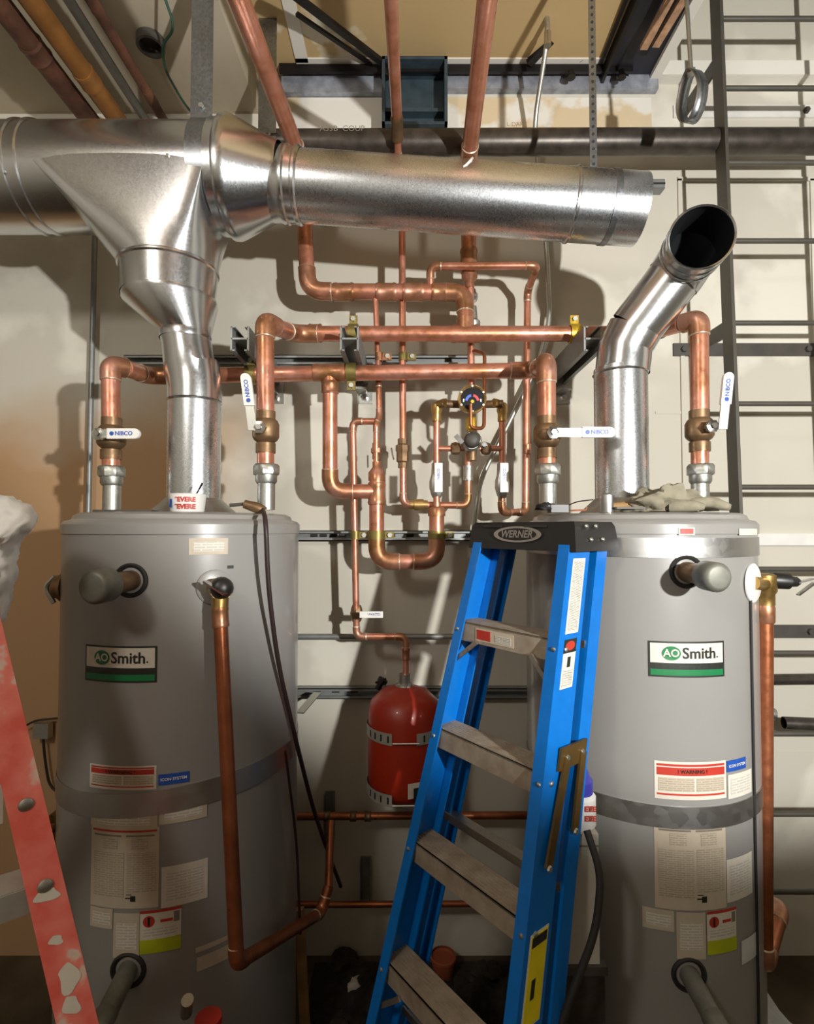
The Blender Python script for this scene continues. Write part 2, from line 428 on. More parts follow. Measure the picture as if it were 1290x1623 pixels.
# pipes under the soffit
def straight(name, label, cat, a, b_, r, mat, coup=(), cmat=None):
    t = thing(name, label, cat); a, b_ = V(a), V(b_)
    MB().tube([a, b_], r, 20).build('pipe', mat, t)
    for q in coup: sleeve(t, a.lerp(b_, q-.012), a.lerp(b_, q+.012), r*1.07, 'coupling', cmat or mat)
    return t
def soff(px_wall, zoff, r, label, mat, name, coup=(), x2=0, cmat=None):
    x = (px_wall-645)/388; return straight(name, label, 'pipe', (x, WY, H+zoff), (x+x2, -.6, H+zoff), r, mat, coup, cmat)
soff(163, 1.60, .036, 'dark brown rusty pipe under the soffit, leftmost', 'rust_pipe', 'rusty_pipe', (.16,))
soff(206, 1.60, .034, 'orange-yellow gas pipe under the soffit', 'gas_pipe', 'gas_pipe', (.12,), -.03, 'gas_pipe')
soff(233, 1.66, .017, 'thin grey conduit right behind the orange gas pipe', 'strut', 'ceiling_conduit')
soff(276, 1.60, .017, 'thin rust-brown pipe under the soffit, right of the gas pipe', 'rust_pipe', 'thin_rusty_pipe', (.09, .22), -.02)
o = MB().tube(fillet([P(252, -30, 520), P(278, 45, 500), P(256, 72, 490), P(262, 112, 470), P(292, 165, 430), P(318, 195, 405)], .06), .0045, 8).build('green_wire', 'green_wire')
tag(o, 'thin dark green wire hanging in a curve below the soffit', 'wire')
t = thing('soffit_sleeve', 'dark round pipe sleeve in the soffit above the duct', 'pipe sleeve')
c = P(239, 72, 480); c.z = ZS
c = V((P(239, 72, 1).x*0+ (239-645)/850*(c.y), c.y, ZS))
k = (ZS-H)/ray(239, 62).z; c = V((0, 0, H))+ray(239, 62)*k
MB().lathe(c, (0, 0, -1), [(0, .048), (.03, .048), (.03, .038), (.004, .036)], 24, False).build('ring', 'dark_plate', t)
MB().lathe(c, (0, 0, -1), [(0, .036), (.004, .036)], 24).build('plug', 'rubber', t)

# ------------------------------------------------------------------ ceiling copper
t = thing('copper_supply_pipe', 'thick copper pipe coming down from the ceiling, left, into the upper crosspipe', 'pipe')
def back_to(a, b_, y=-2.3):
    a, b_ = V(a), V(b_); return b_+(a-b_)*((y-b_.y)/(a.y-b_.y))
A = [back_to(P(345, -90, 690), P(478, 258, 432)), P(478, 258, 432), P(488, 462, 430), P(737, 463, 430), P(737, 507, 432)]
run(t, A, .029, R=.062)
for px in (545, 612, 655): sleeve(t, P(px-16, 463, 430), P(px+16, 463, 430), .0325)
sleeve(t, P(684, 463, 430), P(708, 463, 430), .0325)
t = thing('copper_riser', 'thin copper pipe dropping from the ceiling centre and ending at the mixing valve', 'pipe')
MB().tube([back_to(P(614, -110, 720), P(629, 188, 460)), P(629, 188, 460)], .0185, 18).build('pipe', 'copper', t)
sleeve(t, P(629, 184, 463), P(630, 222, 446), .0215, 'coupling', 'bronze')
run(t, [P(630, 218, 448), P(632, 262, 430), P(637, 330, 425), P(639, 800, 425), P(742, 801, 425), P(742, 720, 425)], .0128, R=.03)
MB().lathe(P(638, 742, 425), (0, 0, 1), [(0, .017), (.02, .017), (.025, .023), (.06, .023), (.065, .026), (.085, .026), (.09, .018), (.11, .018)], 8).build('union', 'bronze', t)
MB().lathe(P(650, 800, 425), (1, 0, 0), [(0, .017), (.015, .017), (.015, .022), (.05, .022), (.05, .017), (.065, .017)], 10).build('check_valve', 'brass', t)
sleeve(t, P(742, 762, 425), P(742, 738, 425), .018, 'coupling', 'zinc')
o = MB().tube(fillet([P(620, 710, 430), P(622, 722, 432), P(624, 728, 434)], .01), .003, 6).build('lever', 'chrome', t)
t = thing('copper_drop_pipe', 'thick copper pipe dropping from the ceiling right of centre to a silver union', 'pipe')
run(t, [back_to(P(785, -110, 700), P(742, 258, 432)), P(742, 258, 432), P(743, 432, 428)], .028, R=.06)
sleeve(t, P(743, 395, 428), P(743, 432, 428), .0315)
MB().lathe(P(744, 432, 428), (0, 0, -1), [(0, .030), (.02, .03), (.035, .018), (.06, .018)], 18).build('reducer', 'copper_fit', t)
MB().tube([P(745, 450, 428), P(747, 612, 425)], .0135, 16).build('pipe', 'copper', t)
MB().lathe(P(747, 478, 420), (0, 0, 1), [(0, .02), (.012, .024), (.03, .024), (.034, .018), (.045, .018)], 8).build('union', 'chrome', t)
MB().lathe(P(749, 523, 420), (0, 0, 1), [(0, .022), (.02, .03), (.03, .03), (.04, .02), (.09, .016)], 12).build('check_valve', 'zinc', t)
# bypass pipe with the long vertical leg
t = thing('copper_bypass_pipe', 'thin copper pipe looping over the top crosspipe and down the right side', 'pipe')
run(t, [P(682, 450, 432), P(682, 422, 438), P(851, 421, 446), P(836, 462, 412), P(833, 812, 412), P(795, 812, 425), P(795, 780, 425)], .0135, R=.026)
sleeve(t, P(835, 704, 412), P(835, 720, 412), .0165)

# ------------------------------------------------------------------ headers
def header(label, pts, sl, name='copper_header'):
    t = thing(name, label, 'pipe'); run(t, pts, .0275, R=.06)
    for (px, py, wd) in sl: sleeve(t, P(px-wd/2, py, 444), P(px+wd/2, py, 444), .0315)
    return t
h1 = header('upper copper header pipe running level between the two vent pipes',
       [P(436, 518, 500), P(466, 529, 446), P(1024, 529, 446), P(1082, 512, 497)], [(500, 528, 20), (737, 529, 44)])
MB().tube([P(737, 505, 444), P(737, 529, 444)], .031, 18).build('tee_branch', 'copper_fit', h1)
h2 = header('lower copper header pipe running behind the left vent pipe to the right riser',
       [P(197, 583, 500), P(236, 596, 444), P(846, 587, 444), P(862, 578, 490)], [(522, 591, 50), (280, 595, 22)])
run(h2, [P(523, 592, 444), P(523, 779, 438), P(597, 779, 432)], .027, R=.055)
sleeve(h2, P(523, 604, 444), P(523, 624, 443), .031)
t = thing('copper_trap_loop', 'thick copper pipe bent in a low U below the wall strut', 'pipe')
run(t, [P(597, 760, 432), P(597, 890, 432), P(692, 890, 432), P(692, 812, 432)], .0275, R=.058)
MB().lathe(P(597, 762, 432), (0, 0, 1), [(0, .031), (.03, .031), (.05, .016), (.07, .016)], 18).build('reducer', 'copper_fit', t)
sleeve(t, P(597, 765, 432), P(597, 800, 432), .0315)
MB().lathe(P(692, 818, 432), (0, 0, 1), [(0, .032), (.02, .032), (.03, .028), (.035, .016), (.05, .016)], 18).build('reducer', 'copper_fit', t)
run(t, [P(595, 474, 430), P(600, 600, 430), P(601, 660, 432), P(596, 672, 436), P(596, 745, 432)], .0105, R=.02)
MB().lathe(P(596, 728, 432), (0, 0, 1), [(0, .014), (.02, .014), (.024, .019), (.04, .019), (.044, .014), (.06, .014)], 8).build('union', 'copper_fit', t)
t = thing('expansion_line', 'thin copper pipe running down the wall to the red expansion tank', 'pipe')
run(t, [P(594, 668, 434), P(559, 668, 430), P(565, 1009, 425), P(643, 1009, 430), P(643, 1072, 432)], .0125, R=.026)
sleeve(t, P(643, 1028, 431), P(643, 1046, 431), .0155)
vb = MB().lathe(P(565, 985, 424), (0, 0, 1), [(0, .016), (.01, .02), (.03, .024), (.05, .02), (.06, .016)], 8).build('valve_body', 'bronze', t)
hd = MB().bar(P(570, 974, 445), P(607, 974, 445), .022, .006, (0, 1, 0)).build('handle', 'white_plastic', vb, label='white lever handle')
flat_text('WATTS', .012, P(594, 974, 449), (1, 0, 0), (0, 0, 1), 'blue_print', hd)

# ------------------------------------------------------------------ mixing valve with gauge
t = thing('mixing_valve', 'brass mixing valve with a round temperature gauge between two valved copper legs', 'valve')
g = P(748, 633, 452); dn = V((0, -1, 0))
MB().lathe(g+V((0, .045, 0)), dn, [(0, .03), (.02, .046), (.03, .05), (.045, .05), (.05, .046)], 28).build('gauge_case', 'brass', t)
gf = MB().lathe(g+V((0, -.004, 0)), dn, [(0, .041), (.003, .041)], 28).build('gauge_face', 'gauge_face', t)
bz = MB(); bz.lathe(g+V((0, -.002, 0)), dn, [(0, .05), (.01, .05), (.012, .046), (.008, .0415), (0, .0415)], 28, False); bz.build('bezel', 'brass', t)
for k in range(6):
    a = math.radians(30+60*k); MB().lathe(g+V((math.cos(a)*.0445, -.010, math.sin(a)*.0445)), dn, [(0, .004), (.004, .004)], 8).build('screw', 'zinc', t)
def arc_patch(c, r0, r1, a0, a1, mat, nm):
    m_ = MB(); n = 8; vv = []
    for k in range(n+1):
        a = math.radians(a0+(a1-a0)*k/n)
        vv += [c+V((math.cos(a)*r0, 0, math.sin(a)*r0)), c+V((math.cos(a)*r1, 0, math.sin(a)*r1))]
    m_.add(vv, [(2*k, 2*k+1, 2*k+3, 2*k+2) for k in range(n)]); m_.build(nm, mat, gf, None)
cc = g+V((0, -.0076, -.008))
arc_patch(cc, .016, .025, 100, 175, 'gauge_blue', 'cold_band'); arc_patch(cc, .016, .025, 5, 80, 'gauge_red', 'hot_band')
arc_patch(cc, .028, .033, 165, 185, 'white_paint', 'scale_mark'); arc_patch(cc, .028, .033, -5, 15, 'white_paint', 'scale_mark')
MB().lathe(cc+V((0, .001, -.002)), dn, [(0, .007), (.006, .006)], 12).build('needle_hub', 'yellow_clamp', gf)
MB().tube([P(698, 640, 445), P(728, 641, 440)], .014, 14).build('cross_arm', 'bronze', t)
MB().tube([P(766, 641, 440), P(797, 640, 445)], .014, 14).build('cross_arm', 'bronze', t)
MB().lathe(P(747, 662, 440), (0, 0, -1), [(0, .016), (.006, .019), (.04, .019), (.045, .014), (.075, .013)], 6).build('gauge_nut', 'yellow_clamp', t)
MB().tube(fillet([P(746, 640, 460), P(746, 679, 458), P(767, 679, 452), P(768, 560, 440), P(752, 556, 430)], .02), .0065, 10).build('sensing_tube', 'copper_old', t)
kb = P(748, 698, 448)
MB().lathe(kb+V((0, .05, 0)), dn, [(0, .026), (.02, .036), (.045, .036), (.05, .03)], 20).build('valve_body', 'zinc', t)
MB().lathe(kb, dn, [(0, .029), (.02, .027), (.026, .022), (.03, .012)], 20).build('knob', 'dark_plate', t)
MB().tube([P(748, 676, 435), P(748, 730, 435)], .018, 12).build('valve_neck', 'bronze', t)
for a, b_ in ((695, 736), (760, 795)):
    MB().tube([P(a, 711, 436), P(b_, 711, 436)], .011, 12).build('side_pipe', 'copper', t)
for px in (722, 770):
    MB().lathe(P(px-8, 711, 436), (1, 0, 0), [(0, .014), (.004, .021), (.018, .024), (.032, .021), (.036, .014)], 8).build('check_valve', 'bronze', t)
MB().lathe(P(766, 706, 450), dn, [(0, .012), (.014, .012), (.016, .008), (.024, .008)], 10).build('side_screw', 'chrome', t)
MB().bar(P(722, 690, 450), P(733, 702, 450), .016, .006, (0, 1, 0)).build('lever', 'chrome', t)
# two legs with small ball valves
for x, ytop, side, word in ((692, 640, 1, 'left'), (796, 640, -1, 'right')):
    t = thing('valve_assembly', 'copper leg with a small white-handled ball valve, %s of the round gauge' % word, 'pipe', 'valved legs beside the gauge')
    MB().tube([P(x, 812 if side > 0 else 785, 432), P(x, 650, 438)], .0125, 16).build('pipe', 'copper', t)
    MB().lathe(P(x, 668, 438), (0, 0, 1), [(0, .017), (.03, .017), (.036, .02), (.06, .02), (.068, .012)], 14).build('tee', 'brass', t)
    MB().lathe(P(x+side*2, 640, 442), (side*.85, -.5, 0), [(0, .012), (.02, .016), (.034, .016), (.036, .01)], 8).build('plug', 'brass', t)
    vb = MB().lathe(P(x, 789, 432), (0, 0, 1), [(0, .015), (.01, .02), (.035, .027), (.06, .027), (.085, .02), (.125, .018), (.13, .014)], 8).build('valve_body', 'zinc', t)
    MB().lathe(P(x+2, 776, 452), dn, [(0, .012), (.012, .012)], 6).build('stem_nut', 'chrome', vb)
    p0, p1 = P(x+3, 780, 466), P(x+3, 734, 466)
    hd = MB().bar(p0, p1, .027, .007, (0, 1, 0)).build('handle', 'white_plastic', vb, label='white upright lever handle')
    hd2 = flat_text('NIBCO', .012, p0.lerp(p1, .62)+V((0, -.005, 0)), (0, 0, 1), (-1, 0, 0), 'blue_print', hd)

# ------------------------------------------------------------------ risers with ball valves
def riser(label, px, nut, vtop, top, back, s, hdir, base=808, goff=.065):
    t = thing('valved_riser', label, 'pipe', 'valved risers on the water heaters')
    x = px
    MB().lathe(P(x+1, base+6, s), (0, 0, 1), [(0, .0265), ((base+6-nut-16)/s, .0265)], 20).build('nipple', 'zinc', t)
    MB().lathe(P(x+1, nut+22, s), (0, 0, 1), [(0, .028), (.008, .033), (.035, .033)], 20).build('union_ring', 'zinc', t)
    MB().lathe(P(x+1, nut+8, s), (0, 0, 1), [(0, .039), (.004, .041), (.028, .041), (.034, .036)], 8).build('union_nut', 'zinc', t)
    MB().tube([P(x, nut-4, s), P(x, vtop+30, s)], .026, 20).build('pipe', 'copper', t)
    vb = MB().lathe(P(x, vtop+44, s), (0, 0, 1), [(0, .031), (.03, .031), (.032, .026), (.04, .036), (.05, .042), (.088, .042), (.1, .036), (.105, .030), (.13, .030)], 12).build('valve_body', 'bronze', t)
    run(t, [P(x, vtop-12, s), P(x-1, top, s), P(back[0], back[1], back[2])], .0275, R=.062)
    c = P(x, vtop+10, s)+V((0, -.05, 0))
    MB().lathe(c, dn, [(0, .016), (.012, .016), (.014, .02), (.024, .02), (.026, .009), (.034, .009)], 6).build('stem_nut', 'chrome', vb)
    ax = V((1, 0, 0)) if hdir == 'side' else V((.12 if hdir == 'upr' else -.14, 0, 1)).normalized()
    sd = V((0, 0, 1)) if hdir == 'side' else V((-1, 0, 0))
    c = c+V((0, -.022, 0))
    if hdir == 'upr': c += V((.03, 0, 0))
    if hdir == 'upl': c += V((-.02, 0, 0))
    MB().obox(c+ax*(goff*.5), ax, sd, dn, goff+.02, .026, .005).build('lever', 'zinc', vb)
    # rounded white grip
    q = c+ax*goff; L = .082; pr = []
    for k in range(9):
        a = -math.pi/2+math.pi*k/8; pr.append((L+math.cos(a)*.0155, math.sin(a)*.0155))
    pr += [(0, .0155), (0, -.0155)]
    gm = MB(); gm.sweep(q+dn*(-.005), q+dn*.006, pr, ax, sd); gr = gm.build('grip', 'white_plastic', vb, label='white grip with blue lettering')
    tx = q+ax*.045+dn*.0068
    if hdir == 'side': flat_text('NIBCO', .017, tx+ax*.006, ax, sd, 'blue_print', t, bold=.0005)
    else: flat_text('NIBCO', .017, tx+ax*.006, ax, sd, 'blue_print', t, bold=.0005)
    MB().lathe(tx-ax*.03, dn, [(0, .0065), (.0004, .0065)], 14).build('emblem', 'blue_print', t)
riser('copper riser with sideways white valve handle at the far left of the left heater', 176, 748, 684, 578, (200, 584, 496), 508, 'side', 808, .03)
riser('copper riser with upright white valve handle on the right of the left heater', 421, 745, 674, 508, (440, 520, 496), 512, 'upl', 802)
riser('copper riser with sideways white valve handle behind the blue ladder cap', 867, 745, 682, 572, (860, 580, 486), 512, 'side', 800, .085)
riser('copper riser with upright white valve handle right of the right vent pipe', 1109, 745, 672, 505, (1078, 514, 494), 508, 'upr', 796)

# ------------------------------------------------------------------ struts
def hstrut(a, b_, parent, name='channel', up=(0, 0, 1)):
    """double slotted channel: H section"""
    a, b_ = V(a), V(b_); d = (b_-a).normalized(); up = V(up); sd = d.cross(up).normalized()
    m_ = MB(); c = (a+b_)/2; L = (b_-a).length
    m_.obox(c+sd*.028, d, sd, up, L, .006, .082).obox(c-sd*.028, d, sd, up, L, .006, .082).obox(c, d, sd, up, L, .056, .006)
    for k in (-1, 1):
        for j in (-1, 1): m_.obox(c+sd*j*.022+up*k*.039, d, sd, up, L, .012, .004)
    return m_.build(name, 'strut', parent)
for nm, px, lab in (('strut_arm', 378, 'grey steel strut arm jutting from the wall left of the upright copper riser'),
                    ('strut_arm', 553, 'grey steel strut arm holding both copper headers in the middle'),
                    ('strut_arm', 942, 'grey steel strut arm beside the right vent pipe')):
    t = thing('wall_bracket', lab, 'bracket', 'strut arms on the wall')
    x = (px-645)/480; z = H+.632
    hstrut((x, F/482, z), (x, WY, z), t)
    MB().span((x-.012, WY-.10, z-.082), (x+.03, WY-.02, z-.074)).span((x-.012, WY-.008, z-.12), (x+.05, WY, z-.03)).build('foot_plate', 'zinc', t)
    MB().lathe((x+.02, WY-.008, z-.095), dn, [(0, .014), (.012, .014), (.014, .008), (.022, .008)], 6).build('bolt', 'chrome', t)
def clamp(px, py, s, label, mat='yellow_clamp', r=.030, axis=(1, 0, 0), wd=.036, tab=-1):
    t = thing('pipe_clamp', label, 'clamp', 'pipe clamps'); c = P(px, py, s); ax = V(axis)
    MB().lathe(c-ax*wd/2, ax, [(0, r+.004), (wd, r+.004), (wd, r), (0, r), (0, r+.004)], 24, False).build('band', mat, t)
    u = V((0, 0, 1)) if abs(ax.z) < .5 else V((1, 0, 0))
    MB().obox(c+u*tab*(r+.018), ax, u, ax.cross(u), wd*.8, .034, .012).build('tab', mat, t)
    MB().lathe(c+u*tab*(r+.02)+V((0, -.006, 0)), dn, [(0, .009), (.01, .009)], 6).build('bolt', 'zinc', t)
clamp(398, 594, 444, 'olive brass clamp on the lower header under the left strut arm', 'old_brass', tab=1)
clamp(557, 590, 444, 'brass clamp on the lower header below the middle strut arm', 'old_brass')
clamp(560, 529, 446, 'brass clamp over the upper header on the middle strut arm', 'old_brass', tab=1)
clamp(910, 529, 446, 'bright yellow clamp over the upper header beside the right strut arm', tab=1)
clamp(639, 566, 425, 'small brass clamp holding the thin copper pipe on the wall strut', 'old_brass', .0135, (0, 0, 1), .03, 1)
clamp(601, 566, 430, 'small copper clamp on the thin pipe beside the middle strut arm', 'copper_fit', .011, (0, 0, 1), .03, 1)
clamp(563, 848, 428, 'small brass clamp on the thin pipe at the lower wall strut', 'old_brass', .0135, (0, 0, 1), .03, 1)
clamp(597, 848, 432, 'brass clamp on the left side of the copper U at the wall strut', 'old_brass', .0285, (0, 0, 1), .03, 1)
clamp(692, 848, 432, 'brass clamp on the right side of the copper U at the wall strut', 'old_brass', .0285, (0, 0, 1), .03, 1)
def wstrut(label, x0, x1, py, parts=()):
    t = thing('wall_strut', label, 'strut', 'struts on the wall'); a = P(x0, py, 396); b_ = P(x1, py, 396); z = a.z
    m_ = MB(); m_.span((a.x, WY-.006, z-.0205), (b_.x, WY, z+.0205)); m_.span((a.x, WY-.041, z-.0205), (b_.x, WY, z-.0175)).span((a.x, WY-.041, z+.0175), (b_.x, WY, z+.0205))
    m_.span((a.x, WY-.041, z-.0205), (b_.x, WY-.038, z-.010)).span((a.x, WY-.041, z+.010), (b_.x, WY-.038, z+.0205))
    m_.build('channel', 'strut', t)
    for px in parts:
        c = P(px, py, 396); MB().obox(V((c.x, WY-.0065, z)), (1, 0, 0), (0, 1, 0), (0, 0, 1), .03, .002, .012).build('slot', 'rubber', t)
    return t
wstrut('grey channel strut on the wall behind the copper headers', 195, 748, 570)
wstrut('grey channel strut on the wall crossing the copper U', 440, 770, 849, (495, 510, 526, 541, 620, 650))
wstrut('grey channel strut low on the wall behind the red expansion tank', 440, 850, 1100, (500, 530, 560, 610))
t = thing('seismic_brace', 'short galvanised brace from the left heater band to the low strut', 'bracket')
MB().bar(P(475, 1130, 440), P(503, 1098, 405), .03, .004, (0, 0, 1)).build('plate', 'zinc', t)
o = MB().tube([P(430, 1009, 396), P(860, 1009, 396)], .0115, 12).build('wall_conduit', 'strut'); tag(o, 'thin grey conduit running level across the wall above the red tank', 'conduit')
t = thing('low_copper_pipe', 'dark copper pipe level along the wall below the red tank', 'pipe')
MB().tube([P(440, 1294, 405), P(850, 1292, 405)], .0145, 14).build('pipe', 'copper_old', t)
for px in (519, 560, 583): sleeve(t, P(px-5, 1294, 405), P(px+5, 1294, 405), .018, 'coupling', 'bronze')
t = thing('floor_copper_pipe', 'dark copper pipe along the foot of the wall', 'pipe')
MB().tube([P(440, 1434, 405), P(850, 1432, 405)], .0115, 12).build('pipe', 'copper_old', t)
for px, y0, y1, lab in ((520, 1264, 1342, 'short upright strut carrying the low copper pipe beside the left heater'), (578, 1370, 1440, 'short upright strut near the floor left of the blue ladder')):
    t = thing('strut_stub', lab, 'strut'); a, b_ = P(px, y0, 398), P(px, y1, 398)
    MB().span((a.x-.02, WY-.04, b_.z), (a.x-.017, WY, a.z)).span((a.x+.017, WY-.04, b_.z), (a.x+.02, WY, a.z)).span((a.x-.02, WY-.005, b_.z), (a.x+.02, WY, a.z)).build('channel', 'strut', t)

# ------------------------------------------------------------------ conduits on the wall
o = MB().tube([P(151, 340, 394), P(140, 815, 394), P(140, 1500, 394)], .0105, 12).build('conduit', 'strut'); tag(o, 'thin upright grey conduit on the wall behind the left heater', 'conduit')
t = thing('grey_conduit', 'grey conduit coming down beside the copper drop and slanting behind the ladder', 'conduit')
MB().tube(fillet([P(866, 8, 440), P(868, 60, 440), P(846, 200, 402), P(866, 390, 398), P(872, 510, 398), P(850, 585, 398), P(760, 762, 398), P(750, 840, 398), P(748, 1000, 398)], .08), .0095, 12).build('conduit', 'zinc', t)
MB().lathe(P(868, 60, 440)+V((0, 0, .02)), (0, 0, -1), [(0, .013), (.05, .013)], 10).build('connector', 'chrome', t)

# ------------------------------------------------------------------ ducts
SD = 505.0
t = thing('vent_duct', 'large galvanised vent duct with wye and reducer above the left heater', 'duct')
ya = F/SD; za = P(200, 285, SD).z; za2 = za
def dx(px): return (px-645)/SD
MB().lathe((dx(-260), ya, za), (1, 0, 0), [(0, .158), (dx(352)-dx(-260), .158)], 56, False).build('main_duct', 'duct', t)
for px in (46, 66):
    MB().lathe((dx(px)-.006, ya, za), (1, 0, 0), [(0, .158), (.003, .163), (.009, .163), (.012, .158)], 56, False).build('bead', 'duct', t)
# wye skirt
n = 56; rings = []
cx_, hx = (dx(72)+dx(352))/2, (dx(352)-dx(72))/2
bx, bz_, br = dx(263), P(263, 428, SD).z, .146
for q in range(9):
    f = q/8; z = za+(bz_-za)*f; ring = []
    for k in range(n):
        a = 2*math.pi*k/n; ca, sa = math.cos(a), math.sin(a)
        ex = max(-1, min(1, ca*1.9)); ey = max(-1, min(1, sa*1.35))
        top = V((cx_+hx*ex, ya+.157*ey, 0)); bot = V((bx+br*ca, ya+br*sa, 0))
        p = top.lerp(bot, f); ring.append(V((p.x, p.y, z)))
    rings.append(ring)
MB().loft(rings, False).build('wye_branch', 'duct', t, 50)
z2 = P(264, 478, SD).z; z3 = P(290, 530, SD).z
MB().lathe((bx, ya, bz_+.004), (0, 0, -1), [(0, .147), (.004, .151), (.010, .151), (.014, .146), (bz_-z2, .140)], 48, False).build('collar', 'duct', t)
def circle(c, r, tilt=0): return [V((c[0]+r*math.cos(2*math.pi*k/48), c[1]+r*math.sin(2*math.pi*k/48), c[2]+tilt*math.cos(2*math.pi*k/48))) for k in range(48)]
xr = dx(290)
MB().loft([circle((bx+.004, ya, z2+.006), .142), circle((bx+.006, ya, z2-.006), .142), circle((xr, ya, z3+.004), .077), circle((xr, ya, z3-.006), .079), circle((xr, ya, z3-.02), .077)], False).build('reducer', 'duct', t)
# reducer on the run, then the long smaller duct
rz = P(360, 290, SD).z
MB().lathe((dx(350), ya-.0, za), (1, 0, -.03), [(-.012, .165), (.012, .166), (.02, .176), (.034, .178), (.05, .172), (dx(437)-dx(350), .113), (dx(437)-dx(350)+.012, .111)], 56, False).build('run_reducer', 'duct', t)
d0, d1 = P(434, 293, SD), P(1012, 333, 512); ax = (d1-d0).normalized(); LD = (d1-d0).length
MB().lathe(d0, ax, [(0, .110), (.03, .110), (.036, .114), (.05, .114), (.055, .109), (.075, .109), (.080, .114), (.088, .114), (.093, .107)], 48, False).build('adjusting_collar', 'duct', t)
MB().lathe(d0+ax*.09, ax, [(0, .1055), (LD-.09, .1055)], 56, False).build('run_duct', 'duct_spangle', t)
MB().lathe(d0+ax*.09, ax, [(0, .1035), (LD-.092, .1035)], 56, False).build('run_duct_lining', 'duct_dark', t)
for px in (906,):
    q = (px-434)/(1012-434)*LD; MB().lathe(d0+ax*q, ax, [(-.006, .1055), (-.003, .110), (.003, .110), (.006, .1055)], 56, False).build('bead', 'duct', t)
for px, py in ((60, 320), (300, 300), (395, 328), (430, 322), (700, 335), (335, 350)):
    c = P(px, py, SD); rr = .158 if px < 350 else .107
    y_ = ya-math.sqrt(max(0, rr**2-min(rr**2*.95, (c.z-za)**2))) if px < 350 else None
    if y_ is not None: MB().lathe((c.x, y_, c.z), dn, [(-.004, .006), (.004, .005)], 6).build('screw', 'zinc', t)
mk = []
for px, py in ((724, 263), (734, 261), (743, 264), (747, 273), (743, 285), (736, 295), (731, 299)):
    q = (px-434)/(1012-434)*LD; ca = d0+ax*q; dz = max(-.10, min(.1045, P(px, py, 508).z-ca.z)); mk.append(V((ca.x, ca.y-math.sqrt(.1058**2-dz*dz), ca.z+dz)))
MB().tube(mk, [.001, .003, .004, .005, .005, .004, .002], 6).build('paint_smear', 'white_paint', t, label='white curved paint smear')
t = thing('channel_end', 'grey strut end poking out behind the open end of the long duct', 'strut')
a_, b_ = P(820, 291, 446), P(1054, 293, 446); z_ = a_.z
MB().span((a_.x, F/446, z_-.017), (b_.x, F/446+.003, z_+.017)).span((a_.x, F/446, z_+.014), (b_.x, F/446+.04, z_+.017)).span((a_.x, F/446, z_-.017), (b_.x, F/446+.04, z_-.014)).build('channel', 'strut', t)
MB().span((a_.x, F/446-.003, z_-.003), (b_.x, F/446, z_+.003)).build('groove', 'rubber', t)
# vent pipe of the left heater
t = thing('vent_pipe', 'galvanised vent pipe rising from the left heater into the wye', 'duct')
XL = dx(303); zt = H+.045
MB().lathe((XL, 1.70, zt), (0, 0, 1), [(0, .0805), (P(303, 634, 500).z-zt, .0805)], 40, False).build('pipe', 'duct_spangle', t)
zb_ = P(303, 636, 500).z
el = [circle((XL, 1.70, zb_), .083), circle((XL, 1.70, zb_+.035), .083), circle((XL-.003, 1.70, zb_+.07), .083, .01), circle((XL-.008, 1.697, zb_+.10), .081, .03),
      circle((XL-.012, 1.694, zb_+.125), .083, -.01), circle((XL-.018, 1.69, zb_+.155), .079, -.02), circle((xr, ya, z3-.012), .077)]
MB().loft(el, False).build('elbow', 'duct', t, 25)
MB().lathe((XL, 1.70, zb_-.003), (0, 0, 1), [(-.004, .081), (0, .085), (.004, .081)], 40, False).build('bead', 'duct', t)
MB().lathe((XL, 1.70, zt-.004), (0, 0, 1), [(0, .135), (.006, .135), (.05, .088), (.055, .082)], 32, False).build('draft_hood', 'zinc', t)
# vent pipe of the right heater, open end
t = thing('vent_pipe', 'galvanised vent pipe from the right heater bending to an open end', 'duct')
XR = (986-645)/497.0; YR = F/497.0
pth = fillet([V((XR, YR, zt)), P(986, 548, 497), P(1078, 424, 528), P(1109, 376, 588)], .05, 5)
MB().lathe((XR, YR, zt), (0, 0, 1), [(0, .0815), (P(986, 585, 497).z-zt, .0815)], 40, False).build('pipe', 'duct_spangle', t)
a0 = P(986, 590, 497); a1 = P(990, 552, 498); a2 = P(1006, 522, 503); a3 = P(1072, 436, 524); a4 = P(1090, 408, 540); a5 = P(1112, 376, 594)
MB().tube([a0, a0.lerp(a1, .5), a1, a1.lerp(a2, .5), a2], .083, 40, False).build('elbow', 'duct', t, 20)
MB().tube([a2, a2.lerp(a3, .5), a3], .081, 40, False).build('pipe', 'duct', t)
MB().tube([a3.lerp(a2, .08), a3, a4, a5], [.083, .083, .082, .084], 40, False).build('end_elbow', 'duct', t, 22)
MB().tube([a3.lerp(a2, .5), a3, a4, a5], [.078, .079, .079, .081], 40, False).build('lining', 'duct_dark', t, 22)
e_ = (a5-a4).normalized(); MB().lathe(a5, e_, [(-.006, .085), (.0, .086), (.003, .084), (.0, .080), (-.006, .080), (-.006, .085)], 40, False).build('rim', 'duct', t)
for q in (.33, .66):
    MB().lathe(a4.lerp(a5, q), e_, [(-.004, .083), (0, .086), (.004, .083)], 40, False).build('bead', 'duct', t)
MB().lathe((XR, YR, zb_+.09), (0, 0, 1), [(-.004, .082), (0, .086), (.004, .082)], 40, False).build('bead', 'duct', t)
MB().lathe((XR, YR, zt-.004), (0, 0, 1), [(0, .135), (.006, .135), (.05, .088), (.055, .083)], 32, False).build('draft_hood', 'zinc', t)
